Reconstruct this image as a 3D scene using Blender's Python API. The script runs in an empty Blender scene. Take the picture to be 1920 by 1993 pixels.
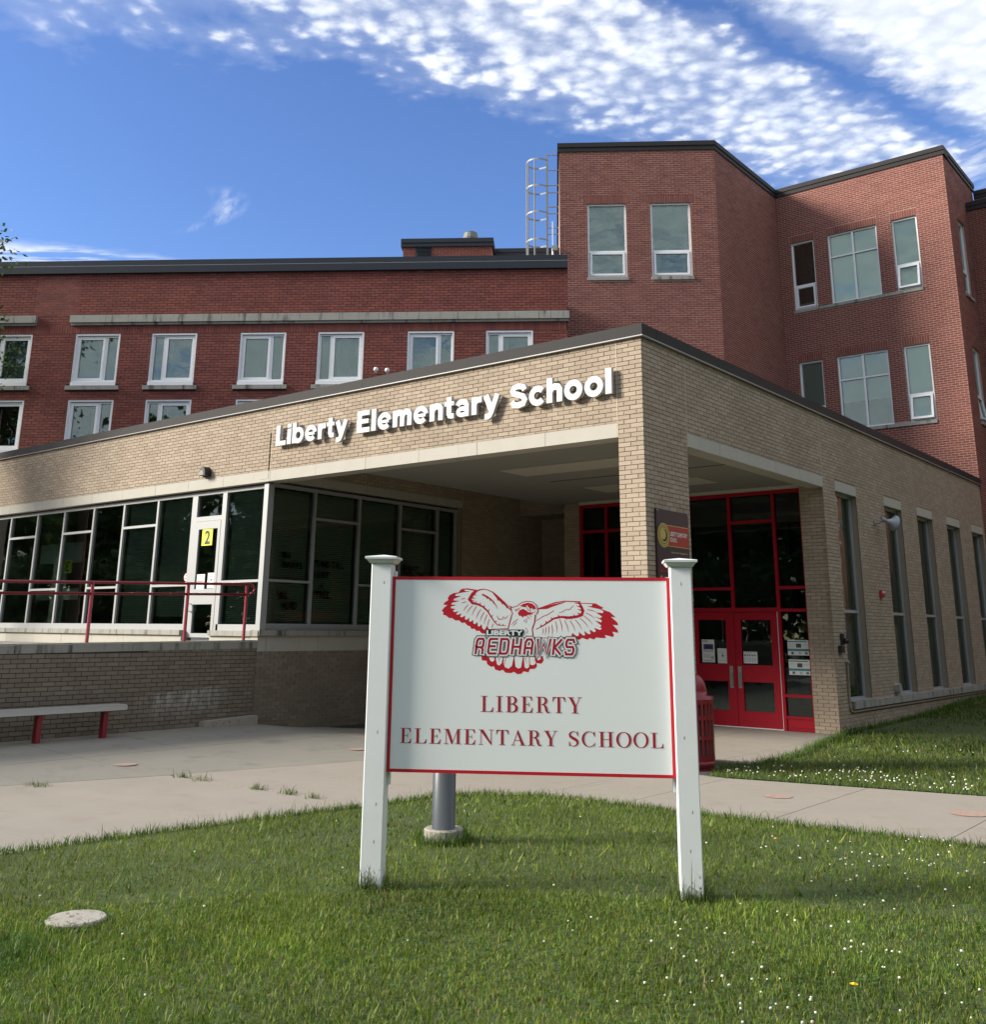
import bpy, math, random
import numpy as np
from mathutils import Vector, Matrix
from mathutils.geometry import tessellate_polygon
random.seed(7); RNG = np.random.default_rng(11)
scene = bpy.context.scene
COL = scene.collection
# ------------------------------------------------------------------ camera
CAM = np.array([6.878, -11.897, 1.72])
FOC, CX, CY, PW, PH = 1965.9, 960.0, 706.35, 1920.0, 1993.0
AX = np.array([[0.78209, 0.62312, 0.00927], [0.15236, -0.20559, 0.96671], [-0.60429, 0.75464, 0.25573]])
# orthonormalise the rows right / up / forward
_f = AX[2] / np.linalg.norm(AX[2]); _r = AX[0] - _f * (AX[0] @ _f); _r /= np.linalg.norm(_r); _u = np.cross(_r, _f)
AX = np.array([_r, _u, _f])
cd = bpy.data.cameras.new('camera'); cam = bpy.data.objects.new('camera', cd); COL.objects.link(cam)
cam.matrix_world = Matrix(((_r[0], _u[0], -_f[0], CAM[0]), (_r[1], _u[1], -_f[1], CAM[1]), (_r[2], _u[2], -_f[2], CAM[2]), (0, 0, 0, 1)))
cd.sensor_fit = 'HORIZONTAL'; cd.sensor_width = 36.0; cd.lens = FOC / PW * 36.0
cd.shift_x = 0.0; cd.shift_y = -(PH / 2 - CY) / PW
cd.clip_start = 0.1; cd.clip_end = 2000
scene.camera = cam
def pix(P):
    q = AX @ (np.asarray(P, float) - CAM)
    return (CX + FOC * q[0] / q[2], CY - FOC * q[1] / q[2], q[2])
# ------------------------------------------------------------------ light and exposure
SUN_AZ = math.radians(-133.5); SUN_EL = math.radians(25.0)      # azimuth clockwise from +Y
sun_dir = Vector((math.sin(SUN_AZ) * math.cos(SUN_EL), math.cos(SUN_AZ) * math.cos(SUN_EL), math.sin(SUN_EL)))
sl = bpy.data.lights.new('sun', 'SUN'); sl.energy = 2.05; sl.angle = math.radians(17.0); sl.color = (1.0, 0.92, 0.80)
so = bpy.data.objects.new('sun', sl); COL.objects.link(so); so.rotation_euler = sun_dir.to_track_quat('Z', 'Y').to_euler(); so.location = (0, 0, 60)
scene.view_settings.view_transform = 'Standard'; scene.view_settings.look = 'None'
scene.view_settings.gamma = 1.0; scene.view_settings.use_curve_mapping = False
scene.view_settings.exposure = 1.9
scene.render.engine = 'CYCLES'
scene.cycles.use_denoising = True
scene.cycles.max_bounces = 8; scene.cycles.transparent_max_bounces = 16; scene.cycles.glossy_bounces = 4
scene.cycles.sample_clamp_indirect = 6.0
scene.render.resolution_x, scene.render.resolution_y = 987, 1024

# node expression helper --------------------------------------------------
class X:
    def __init__(s, nt, sock): s.nt, s.s = nt, sock
    def _op(s, op, o=None, o2=None, clamp=False):
        n = s.nt.nodes.new('ShaderNodeMath'); n.operation = op; n.use_clamp = clamp
        s.nt.links.new(s.s, n.inputs[0])
        for i, q in ((1, o), (2, o2)):
            if q is None: continue
            if isinstance(q, X): s.nt.links.new(q.s, n.inputs[i])
            else: n.inputs[i].default_value = q
        return X(s.nt, n.outputs[0])
    def __add__(s, o): return s._op('ADD', o)
    __radd__ = __add__
    def __sub__(s, o): return s._op('SUBTRACT', o)
    def __rsub__(s, o): return (s * -1.0) + o
    def __mul__(s, o): return s._op('MULTIPLY', o)
    __rmul__ = __mul__
    def __truediv__(s, o): return s._op('DIVIDE', o)
    def clamp(s): return s._op('ADD', 0.0, clamp=True)
    def max(s, o): return s._op('MAXIMUM', o)
    def min(s, o): return s._op('MINIMUM', o)
    def abs(s): return s._op('ABSOLUTE')
    def pow(s, o): return s._op('POWER', o)
    def step(s, a, b):
        n = s.nt.nodes.new('ShaderNodeMapRange'); n.interpolation_type = 'SMOOTHSTEP'; n.clamp = True
        s.nt.links.new(s.s, n.inputs[0]); n.inputs[1].default_value = a; n.inputs[2].default_value = b
        n.inputs[3].default_value = 0.0; n.inputs[4].default_value = 1.0
        return X(s.nt, n.outputs[0])
def xyz(nt, a, b, c):
    n = nt.nodes.new('ShaderNodeCombineXYZ')
    for i, q in enumerate((a, b, c)):
        if isinstance(q, X): nt.links.new(q.s, n.inputs[i])
        else: n.inputs[i].default_value = q
    return n.outputs[0]
def noise(nt, vec, scale, detail=4, rough=0.55, dist=0.0, out=0):
    n = nt.nodes.new('ShaderNodeTexNoise'); n.inputs['Scale'].default_value = scale
    n.inputs['Detail'].default_value = detail; n.inputs['Roughness'].default_value = rough; n.inputs['Distortion'].default_value = dist
    if vec is not None: nt.links.new(vec, n.inputs['Vector'])
    return X(nt, n.outputs[out])
def mixc(nt, fac, a, b, mode='MIX'):
    n = nt.nodes.new('ShaderNodeMix'); n.data_type = 'RGBA'; n.blend_type = mode
    for k, q in ((0, fac), (6, a), (7, b)):
        if isinstance(q, X): nt.links.new(q.s, n.inputs[k])
        elif hasattr(q, 'is_linked'): nt.links.new(q, n.inputs[k])
        elif k == 0: n.inputs[k].default_value = q
        else: n.inputs[k].default_value = (*q, 1)
    return n.outputs[2]

# ------------------------------------------------------------------ sky with a layer of altocumulus
world = bpy.data.worlds.new('World'); scene.world = world; world.use_nodes = True
wt = world.node_tree; wt.nodes.clear()
sky = wt.nodes.new('ShaderNodeTexSky'); sky.sky_type = 'NISHITA'; sky.sun_disc = False
sky.sun_elevation = SUN_EL; sky.sun_rotation = SUN_AZ % (2 * math.pi)
sky.air_density = 1.0; sky.dust_density = 0.3; sky.ozone_density = 4.0; sky.altitude = 200
tc = wt.nodes.new('ShaderNodeTexCoord'); sp = wt.nodes.new('ShaderNodeSeparateXYZ'); wt.links.new(tc.outputs['Generated'], sp.inputs[0])
dx, dy, dz = (X(wt, sp.outputs[i]) for i in range(3))
dzc = dz.max(0.04)
q1 = (dx * 0.78 + dy * 0.6257) / dzc          # cloud-layer plane, seen from below
q2 = (dx * -0.6257 + dy * 0.78) / dzc
qv = xyz(wt, q1, q2, 0.0)
big = noise(wt, qv, 1.1, 3) - 0.5
mid = noise(wt, qv, 5.5, 5, 0.6) - 0.5
cel = noise(wt, qv, 24.0, 3, 0.5, 0.3)
fine = noise(wt, qv, 62.0, 3, 0.6)
vor = wt.nodes.new('ShaderNodeTexVoronoi'); vor.feature = 'SMOOTH_F1'; vor.inputs['Scale'].default_value = 26.0; vor.inputs['Smoothness'].default_value = 0.6
wv = wt.nodes.new('ShaderNodeVectorMath'); wv.operation = 'MULTIPLY_ADD'
nv = wt.nodes.new('ShaderNodeTexNoise'); nv.inputs['Scale'].default_value = 12.0; wt.links.new(qv, nv.inputs['Vector'])
wt.links.new(nv.outputs['Color'], wv.inputs[0]); wv.inputs[1].default_value = (0.05, 0.05, 0.0); wt.links.new(qv, wv.inputs[2])
wt.links.new(wv.outputs[0], vor.inputs['Vector'])
cells = (1.0 - X(wt, vor.outputs['Distance']) * 1.15)
tex = (cells * 0.55 + cel * 0.45 + fine * 0.25)                     # about 0.3 .. 1.1
low = (q1 * 0.60 + 1.85).max(q1 * 0.10 + 1.71)
lim = (2.55 - q1 * 0.36)
edge = low.min(lim) - q2 + mid * 0.42 + (tex - 0.6) * 0.20
dens = edge.step(-0.06, 0.24)
gapd = (q2 - (q1 * 0.735 + 1.195) + mid * 0.26 + (tex - 0.6) * 0.05).abs()
gap = (gapd.step(-0.01, 0.10) + (0.34 - q1 - q2 * 0.1).step(-0.1, 0.16)).clamp()
corner = ((q1 * 0.735 + 1.165) - q2 + mid * 0.34 + (tex - 0.6) * 0.08).step(0.0, 0.11) * (q1 - 0.25).step(0.0, 0.2)
sparse = (q1 + 1.05 + big * 0.8 + mid * 0.5).step(-0.25, 0.75)
dens = dens * gap * (sparse * 0.82 + 0.18) * (0.88 + big * 0.9 + mid * 0.5)
mott = (tex + dens * 0.75 - 0.98).step(-0.05, 0.55)
cov = dens * (mott * 0.72 + 0.28) * dens.step(0.0, 0.25)
cov = (cov * 1.02).max(corner * (tex * 0.25 + 0.76)).clamp()
# long low bank beyond the left wing, and thin wisps
streak = noise(wt, xyz(wt, q1 * 1.0, q2 * 4.0, 3.0), 4.5, 6, 0.62)
bank = (q2 - 2.52 - (q1 + 1.3) * 0.30 + mid * 0.16).step(-0.02, 0.14) * (-0.62 - q1 + mid * 0.3).step(0.0, 0.3)
cov = cov.max(bank * streak.step(0.36, 0.62) * 0.95)
wis = noise(wt, xyz(wt, q1 * 3.0 + q2 * 1.4, q2 * 0.9, 7.0), 9.0, 4, 0.6)
w1 = (1.0 - ((q1 + 0.635 + (q2 - 2.24) * (q2 - 2.24) * 3.2) * 20.0).abs()).clamp() * (q2 - 2.17).step(0.0, 0.1) * (2.50 - q2).step(0.0, 0.12)
w2 = (1.0 - ((q1 - 1.05) * 7.0).abs()).clamp() * (1.0 - ((q2 - 2.05) * 5.0).abs()).clamp()
cov = cov.max(w1 * wis.step(0.35, 0.75) * 0.6).max(w2 * wis.step(0.3, 0.7) * 0.75)
# the same kind of cloud over the rest of the sky, out of the frame
front = (q2 - 0.2).step(0.0, 0.9) * dz.step(0.02, 0.1)
rest = (noise(wt, qv, 0.9, 6, 0.6) + (tex - 0.6) * 0.25).step(0.28, 0.52) * 0.95
cov = cov * front + rest * (1.0 - front)
cov = cov * dz.step(-0.01, 0.12)
shade = 2.75 + (tex - 0.6) * 1.2
cn = wt.nodes.new('ShaderNodeMix'); cn.data_type = 'RGBA'
cc = wt.nodes.new('ShaderNodeVectorMath'); cc.operation = 'SCALE'; cc.inputs[0].default_value = (0.93, 0.985, 1.07); wt.links.new(shade.s, cc.inputs['Scale'])
hs = wt.nodes.new('ShaderNodeHueSaturation'); hs.inputs['Saturation'].default_value = 1.10; hs.inputs['Value'].default_value = 0.56; hs.inputs['Hue'].default_value = 0.512; wt.links.new(sky.outputs[0], hs.inputs['Color'])
wt.links.new(cov.s, cn.inputs[0]); wt.links.new(hs.outputs[0], cn.inputs[6]); wt.links.new(cc.outputs[0], cn.inputs[7])
bg = wt.nodes.new('ShaderNodeBackground'); bg.inputs['Strength'].default_value = 0.105; wt.links.new(cn.outputs[2], bg.inputs['Color'])
wo = wt.nodes.new('ShaderNodeOutputWorld'); wt.links.new(bg.outputs[0], wo.inputs['Surface'])

# ------------------------------------------------------------------ materials
MATS = {}
def new_mat(name):
    m = bpy.data.materials.new(name); m.use_nodes = True; MATS[name] = m
    return m, m.node_tree, m.node_tree.nodes['Principled BSDF']
def plain(name, col, rough=0.6, metal=0.0, var=0.12, vscale=3.0, bump=0.0, bscale=60.0, spec=0.5, dirt=None, streak=False):
    """a surface with soft tone variation, optional dark dirt and fine relief"""
    m, nt, b = new_mat(name)
    g = nt.nodes.new('ShaderNodeNewGeometry'); pos = g.outputs['Position']
    n1 = noise(nt, pos, vscale, 5, 0.6)
    f = (n1 - 0.5) * (2 * var) + 1.0
    sc = nt.nodes.new('ShaderNodeVectorMath'); sc.operation = 'SCALE'; sc.inputs[0].default_value = col; nt.links.new(f.s, sc.inputs['Scale'])
    out = sc.outputs[0]
    if dirt:
        dcol, lo, hi, ds = dirt
        if streak:
            mp = nt.nodes.new('ShaderNodeMapping'); mp.inputs['Scale'].default_value = (ds, ds, ds * 0.12); nt.links.new(pos, mp.inputs[0]); v = mp.outputs[0]
            nn = noise(nt, v, 1.0, 5, 0.65)
        else: nn = noise(nt, pos, ds, 6, 0.65)
        out = mixc(nt, nn.step(lo, hi), out, dcol)
    nt.links.new(out, b.inputs['Base Color'])
    b.inputs['Roughness'].default_value = rough; b.inputs['Metallic'].default_value = metal; b.inputs['Specular IOR Level'].default_value = spec
    if bump:
        bp = nt.nodes.new('ShaderNodeBump'); bp.inputs['Strength'].default_value = bump; bp.inputs['Distance'].default_value = 0.01
        nt.links.new(noise(nt, pos, bscale, 4).s, bp.inputs['Height']); nt.links.new(bp.outputs[0], b.inputs['Normal'])
    return m
def brick_mat(name, cols, rough=0.85, stain=False, patch=None):
    m, nt, b = new_mat(name)
    g = nt.nodes.new('ShaderNodeNewGeometry'); oi = nt.nodes.new('ShaderNodeObjectInfo'); pos = g.outputs['Position']
    r = (X(nt, g.outputs['Random Per Island']) + X(nt, oi.outputs['Random']))._op('FRACT')
    cr = nt.nodes.new('ShaderNodeValToRGB'); e = cr.color_ramp.elements
    e[0].position = 0; e[0].color = (*cols[0], 1); e[1].position = 1; e[1].color = (*cols[-1], 1)
    for i, c in enumerate(cols[1:-1]): q = e.new((i + 1) / (len(cols) - 1)); q.color = (*c, 1)
    nt.links.new(r.s, cr.inputs[0])
    big = noise(nt, pos, 0.7, 4, 0.6); fi = noise(nt, pos, 45.0, 4, 0.7)
    f = (big - 0.5) * 0.42 + (fi - 0.5) * 0.36 + 1.0
    sc = nt.nodes.new('ShaderNodeVectorMath'); sc.operation = 'SCALE'; nt.links.new(cr.outputs[0], sc.inputs[0]); nt.links.new(f.s, sc.inputs['Scale'])
    out = sc.outputs[0]
    if stain:      # white lime run-out with its own shape
        s3 = nt.nodes.new('ShaderNodeSeparateXYZ'); nt.links.new(pos, s3.inputs[0]); yy, zz = X(nt, s3.outputs[1]), X(nt, s3.outputs[2])
        st = noise(nt, xyz(nt, 0.0, yy * 14.0, zz * 1.2), 1.0, 4, 0.7); fl = noise(nt, pos, 9.0, 4, 0.7)
        reg = (1.0 - ((yy + 1.45) / 1.0).abs()).clamp().step(0.0, 0.5) * (0.74 - zz + (yy + 1.4) * 0.07).step(0.0, 0.03) * (zz - 0.22).step(0.0, 0.4)
        k = reg * (st * 0.6 + fl * 0.4).step(0.40, 0.60) * 0.85
        top = (zz - 1.13).step(0.0, 0.12) * (st * 0.7 + fl * 0.3).step(0.60, 0.70) * 0.75
        out = mixc(nt, k.max(top), out, (0.42, 0.41, 0.38))
    nt.links.new(out, b.inputs['Base Color']); b.inputs['Roughness'].default_value = rough; b.inputs['Specular IOR Level'].default_value = 0.25
    bp = nt.nodes.new('ShaderNodeBump'); bp.inputs['Strength'].default_value = 0.35; bp.inputs['Distance'].default_value = 0.004
    nt.links.new(noise(nt, pos, 120.0, 3).s, bp.inputs['Height']); nt.links.new(bp.outputs[0], b.inputs['Normal'])
    return m
def glass_mat(name, tint, ior):
    m, nt, b = new_mat(name); nt.nodes.remove(b)
    o = nt.nodes['Material Output']; mx = nt.nodes.new('ShaderNodeMixShader'); fr = nt.nodes.new('ShaderNodeFresnel'); fr.inputs['IOR'].default_value = ior
    tr = nt.nodes.new('ShaderNodeBsdfTransparent'); tr.inputs[0].default_value = (*tint, 1)
    gl = nt.nodes.new('ShaderNodeBsdfGlossy'); gl.inputs['Roughness'].default_value = 0.015; gl.inputs['Color'].default_value = (0.88, 0.97, 0.93, 1)
    g = nt.nodes.new('ShaderNodeNewGeometry'); bp = nt.nodes.new('ShaderNodeBump'); bp.inputs['Strength'].default_value = 0.08; bp.inputs['Distance'].default_value = 0.02
    nt.links.new(noise(nt, g.outputs['Position'], 1.6, 2).s, bp.inputs['Height']); nt.links.new(bp.outputs[0], gl.inputs['Normal'])
    nt.links.new(fr.outputs[0], mx.inputs[0]); nt.links.new(tr.outputs[0], mx.inputs[1]); nt.links.new(gl.outputs[0], mx.inputs[2]); nt.links.new(mx.outputs[0], o.inputs[0])
    return m
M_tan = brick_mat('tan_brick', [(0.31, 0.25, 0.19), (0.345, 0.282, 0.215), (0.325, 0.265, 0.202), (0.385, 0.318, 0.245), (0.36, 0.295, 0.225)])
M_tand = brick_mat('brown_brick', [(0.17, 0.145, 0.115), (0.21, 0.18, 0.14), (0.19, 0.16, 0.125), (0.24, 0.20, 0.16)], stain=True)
M_wing = brick_mat('dark_red_brick', [(0.165, 0.052, 0.042), (0.20, 0.066, 0.052), (0.145, 0.05, 0.045), (0.225, 0.072, 0.055), (0.18, 0.062, 0.055)])
M_tow = brick_mat('red_brick', [(0.165, 0.054, 0.042), (0.195, 0.066, 0.051), (0.148, 0.049, 0.04), (0.21, 0.074, 0.056)])
M_mtan = plain('tan_mortar', (0.25, 0.205, 0.155), 0.95, var=0.15, vscale=9)
M_mdark = plain('brown_mortar', (0.075, 0.064, 0.052), 0.95, var=0.15, vscale=9)
M_mwing = plain('wing_mortar', (0.075, 0.032, 0.028), 0.95, var=0.2, vscale=5)
M_mtow = plain('pink_mortar', (0.38, 0.26, 0.22), 0.95, var=0.2, vscale=4)
M_joint = plain('joint_sealant', (0.50, 0.42, 0.31), 0.8)
M_lime = plain('limestone', (0.40, 0.385, 0.335), 0.8, var=0.10, vscale=2.5, bump=0.15, bscale=90, dirt=((0.16, 0.15, 0.145), 0.62, 0.80, 2.2), streak=True)
M_limed = plain('weathered_limestone', (0.29, 0.285, 0.255), 0.85, var=0.2, vscale=3.0, bump=0.2, bscale=70, dirt=((0.075, 0.078, 0.072), 0.50, 0.68, 5.0), streak=True)
M_cope = plain('bronze_coping_metal', (0.034, 0.032, 0.033), 0.6, 0.0, var=0.12, vscale=1.2, spec=0.12)
M_copeb = plain('slate_coping_metal', (0.030, 0.036, 0.046), 0.6, 0.0, var=0.10, vscale=1.2, spec=0.15)
M_drip = plain('drip_edge_metal', (0.30, 0.30, 0.30), 0.4)
M_white = plain('white_window_paint', (0.74, 0.76, 0.78), 0.4, var=0.04)
M_alu = plain('silver_aluminium', (0.34, 0.35, 0.355), 0.5, 0.25, var=0.05, spec=0.3)
M_red = plain('red_door_paint', (0.34, 0.006, 0.018), 0.5, var=0.06, spec=0.2)
M_rail = plain('red_rail_paint', (0.23, 0.016, 0.028), 0.32, var=0.12, vscale=8)
M_glass = glass_mat('window_glass', (0.84, 0.91, 0.87), 1.9)
M_glassd = glass_mat('dark_glass', (0.62, 0.70, 0.68), 1.5)
M_blind = plain('window_blind', (0.42, 0.47, 0.45), 0.8, var=0.04)
M_shade = plain('pale_roller_shade', (0.80, 0.84, 0.77), 0.8, var=0.05)
M_slat = plain('grey_blind_slats', (0.42, 0.50, 0.46), 0.5, var=0.05)
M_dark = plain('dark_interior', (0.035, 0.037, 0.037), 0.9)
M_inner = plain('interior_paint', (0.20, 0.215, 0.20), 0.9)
M_innerfloor = plain('interior_floor', (0.10, 0.095, 0.085), 0.6)
M_soff = plain('soffit_paint', (0.24, 0.24, 0.215), 0.8, var=0.06, vscale=1.0)
M_diff = plain('soffit_light_lens', (0.46, 0.45, 0.38), 0.5, var=0.03)
M_roof = plain('roof_membrane', (0.10, 0.10, 0.10), 0.9)
M_signw = plain('sign_white', (0.80, 0.85, 0.855), 0.38, var=0.025, vscale=1.5)
M_postw = plain('post_white_paint', (0.76, 0.80, 0.815), 0.5, var=0.05, vscale=6, bump=0.05, bscale=60)
M_signred = plain('sign_red', (0.50, 0.012, 0.026), 0.4, var=0.03)
M_letred = plain('carved_letter_red', (0.36, 0.014, 0.028), 0.5, var=0.05)
M_black = plain('black_print', (0.012, 0.012, 0.012), 0.5)
M_grey = plain('grey_print', (0.38, 0.40, 0.41), 0.5)
M_letter = plain('brushed_letter_metal', (0.44, 0.45, 0.46), 0.5, 0.1, var=0.04, spec=0.3)
M_galv = plain('galvanised_steel', (0.27, 0.28, 0.265), 0.55, 0.2, var=0.15, vscale=10, spec=0.3)
M_pole = plain('grey_pole_paint', (0.060, 0.070, 0.078), 0.38, var=0.06)
M_conc = plain('pale_concrete', (0.29, 0.258, 0.215), 0.9, var=0.12, vscale=1.2, bump=0.3, bscale=160, dirt=((0.26, 0.225, 0.18), 0.50, 0.75, 2.3))
M_concd = plain('grey_concrete', (0.235, 0.22, 0.185), 0.9, var=0.13, vscale=1.0, bump=0.3, bscale=160, dirt=((0.17, 0.16, 0.135), 0.50, 0.75, 2.0))
M_concb = plain('footing_concrete', (0.36, 0.33, 0.28), 0.95, var=0.2, vscale=9, bump=0.6, bscale=60, dirt=((0.13, 0.12, 0.10), 0.55, 0.68, 16.0))
M_soil = plain('soil', (0.045, 0.040, 0.028), 1.0, var=0.3, vscale=6)
M_bench = plain('bench_aluminium', (0.52, 0.54, 0.55), 0.35, 0.4, var=0.04)
M_trash = plain('red_bin_paint', (0.20, 0.008, 0.016), 0.4, var=0.10, vscale=6, dirt=((0.32, 0.18, 0.17), 0.60, 0.78, 9.0), streak=True)
M_yellow = plain('yellow_sheet', (0.70, 0.78, 0.03), 0.6, var=0.02)
M_paper = plain('white_paper', (0.66, 0.68, 0.66), 0.7, var=0.03)
M_teal = plain('teal_print', (0.05, 0.22, 0.24), 0.6)
M_purple = plain('violet_print', (0.10, 0.08, 0.22), 0.6)
M_plaq = plain('plaque_dark', (0.030, 0.014, 0.024), 0.3, var=0.2, vscale=2)
M_band = plain('plaque_red', (0.36, 0.022, 0.016), 0.35)
M_gold = plain('plaque_gold', (0.52, 0.42, 0.11), 0.35, 0.2, var=0.25, vscale=40)
M_pgreen = plain('print_green', (0.16, 0.42, 0.08), 0.5)
M_pblue = plain('print_blue', (0.02, 0.10, 0.42), 0.5)
M_pred = plain('print_red', (0.40, 0.02, 0.03), 0.5)
M_pcream = plain('print_cream', (0.58, 0.52, 0.28), 0.5)
M_bark = plain('bark', (0.10, 0.08, 0.06), 0.95, var=0.3, vscale=8, bump=0.8, bscale=25)
M_dot = plain('faded_red_paint', (0.46, 0.20, 0.17), 0.9, var=0.25, vscale=14)
M_petal = plain('clover_white', (0.78, 0.77, 0.70), 0.8)
M_dand = plain('dandelion_yellow', (0.85, 0.60, 0.02), 0.7)
M_stem = plain('green_stem', (0.10, 0.17, 0.04), 0.7)
M_grass0 = plain('lawn_soil', (0.055, 0.075, 0.022), 1.0, var=0.35, vscale=4)
def leafy(name, trans, rough):
    m, nt, b = new_mat(name); a = nt.nodes.new('ShaderNodeAttribute'); a.attribute_name = 'tone'
    nt.links.new(a.outputs['Color'], b.inputs['Base Color']); b.inputs['Roughness'].default_value = rough; b.inputs['Specular IOR Level'].default_value = 0.3
    t = nt.nodes.new('ShaderNodeBsdfTranslucent'); nt.links.new(a.outputs['Color'], t.inputs[0])
    mx = nt.nodes.new('ShaderNodeMixShader'); mx.inputs[0].default_value = trans
    nt.links.new(b.outputs[0], mx.inputs[1]); nt.links.new(t.outputs[0], mx.inputs[2]); nt.links.new(mx.outputs[0], nt.nodes['Material Output'].inputs[0])
    return m
M_blade = leafy('grass_blade', 0.30, 0.55)
M_leaf = leafy('tree_leaf', 0.25, 0.5)

# ------------------------------------------------------------------ object helpers
WM = {}
def link(o): COL.objects.link(o); return o
def setp(o, p):
    if p is None: return
    o.parent = p; o.matrix_parent_inverse = WM[p.name].inverted()
def tag(o, label=None, cat=None, group=None, kind=None):
    if label: o['label'] = label
    if cat: o['category'] = cat
    if group: o['group'] = group
    if kind: o['kind'] = kind
    return o
def thing(name, loc, label=None, cat=None, group=None, kind=None):
    o = link(bpy.data.objects.new(name, None)); o.location = loc; o.empty_display_size = 0.1
    WM[o.name] = Matrix.Translation(Vector(loc))
    return tag(o, label, cat, group, kind)
class Fr:
    """a wall plane: u along the wall, w out of it, z up"""
    def __init__(s, o, u, n): s.o = np.array([*o, 0.0]); s.u = np.array([*u, 0.0]); s.n = np.array([*n, 0.0])
    def P(s, u, w, z): return tuple(s.o + s.u * u + s.n * w + np.array([0, 0, z]))
WF = Fr((0, 0), (1, 0), (0, 1))     # world frame: u=x, w=y
class MB:
    def __init__(s): s.v, s.f, s.m = [], [], []
    def face(s, pts, mi=0):
        b = len(s.v); s.v += [tuple(p) for p in pts]; s.f.append(tuple(range(b, b + len(pts)))); s.m.append(mi)
    def box(s, fr, u0, u1, w0, w1, z0, z1, mi=0, back=True):
        b = len(s.v)
        s.v += [fr.P(u, w, z) for z in (z0, z1) for (u, w) in ((u0, w0), (u1, w0), (u1, w1), (u0, w1))]
        q = [(3, 2, 6, 7), (1, 2, 6, 5), (0, 3, 7, 4), (4, 5, 6, 7), (0, 1, 2, 3)] + ([(0, 1, 5, 4)] if back else [])
        for t in q: s.f.append(tuple(b + i for i in t)); s.m.append(mi)
    def prism(s, pts, z0, z1, mi=0):
        """pts: list of (x,y) ; z1 may be a function of x,y"""
        n = len(pts); b = len(s.v); zt = z1 if callable(z1) else (lambda x, y: z1)
        s.v += [(x, y, z0 if not callable(z0) else z0(x, y)) for x, y in pts] + [(x, y, zt(x, y)) for x, y in pts]
        s.f.append(tuple(range(b + n, b + 2 * n))); s.m.append(mi)
        for i in range(n): j = (i + 1) % n; s.f.append((b + i, b + j, b + n + j, b + n + i)); s.m.append(mi)
    def tube(s, pts, r, n=8, mi=0, caps=True):
        pts = [np.array(p, float) for p in pts]; rr = r if hasattr(r, '__len__') else [r] * len(pts); rings = []
        for i, p in enumerate(pts):
            d = pts[min(i + 1, len(pts) - 1)] - pts[max(i - 1, 0)]; d /= (np.linalg.norm(d) + 1e-9)
            a = np.cross(d, [0, 0, 1]) if abs(d[2]) < 0.95 else np.cross(d, [1, 0, 0]); a /= np.linalg.norm(a); c = np.cross(d, a)
            b = len(s.v); rings.append(b)
            s.v += [tuple(p + rr[i] * (a * math.cos(t) + c * math.sin(t))) for t in [2 * math.pi * k / n for k in range(n)]]
        for a, b in zip(rings, rings[1:]):
            for k in range(n): s.f.append((a + k, a + (k + 1) % n, b + (k + 1) % n, b + k)); s.m.append(mi)
        if caps:
            s.f.append(tuple(rings[0] + k for k in range(n))); s.m.append(mi); s.f.append(tuple(rings[-1] + k for k in range(n))); s.m.append(mi)
    def lathe(s, c, prof, n=20, mi=0):
        rings = []
        for r, z in prof:
            rings.append(len(s.v)); s.v += [(c[0] + r * math.cos(2 * math.pi * k / n), c[1] + r * math.sin(2 * math.pi * k / n), c[2] + z) for k in range(n)]
        for a, b in zip(rings, rings[1:]):
            for k in range(n): s.f.append((a + k, a + (k + 1) % n, b + (k + 1) % n, b + k)); s.m.append(mi)
        for r_ in (rings[0], rings[-1]): s.f.append(tuple(r_ + k for k in range(n))); s.m.append(mi)
    def flat(s, fr, poly, w, mi=0):
        """triangulated flat polygon in (u,z) at depth w"""
        t = tessellate_polygon([[Vector((p[0], p[1], 0)) for p in poly]]); b = len(s.v)
        s.v += [fr.P(p[0], w, p[1]) for p in poly]
        for a in t: s.f.append(tuple(b + i for i in a)); s.m.append(mi)
    def slabpoly(s, fr, poly, w0, w1, mi=0):
        s.flat(fr, poly, w1, mi); n = len(poly); b = len(s.v)
        s.v += [fr.P(p[0], w0, p[1]) for p in poly] + [fr.P(p[0], w1, p[1]) for p in poly]
        for i in range(n): j = (i + 1) % n; s.f.append((b + i, b + j, b + n + j, b + n + i)); s.m.append(mi)
    def stroke(s, fr, pts, width, w, mi=0, closed=False):
        """flat stroke; width number or list"""
        pts = [np.array(p, float) for p in pts]; n = len(pts); wd = width if hasattr(width, '__len__') else [width] * n; L, R = [], []
        for i in range(n):
            if closed: a, c = pts[(i - 1) % n], pts[(i + 1) % n]
            else: a, c = pts[max(i - 1, 0)], pts[min(i + 1, n - 1)]
            d1 = pts[i] - a; d2 = c - pts[i]
            d1 = d1 / (np.linalg.norm(d1) or 1); d2 = d2 / (np.linalg.norm(d2) or 1)
            if not d1.any(): d1 = d2
            if not d2.any(): d2 = d1
            n1 = np.array([-d1[1], d1[0]]); n2 = np.array([-d2[1], d2[0]]); nn = n1 + n2; nn /= (np.linalg.norm(nn) or 1)
            k = 1.0 / max(0.72, float(nn @ n1)); L.append(pts[i] + nn * wd[i] / 2 * k); R.append(pts[i] - nn * wd[i] / 2 * k)
        for i in range(n if closed else n - 1):
            j = (i + 1) % n; s.face([fr.P(*q2(L[i], w)), fr.P(*q2(R[i], w)), fr.P(*q2(R[j], w)), fr.P(*q2(L[j], w))], mi)
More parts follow.
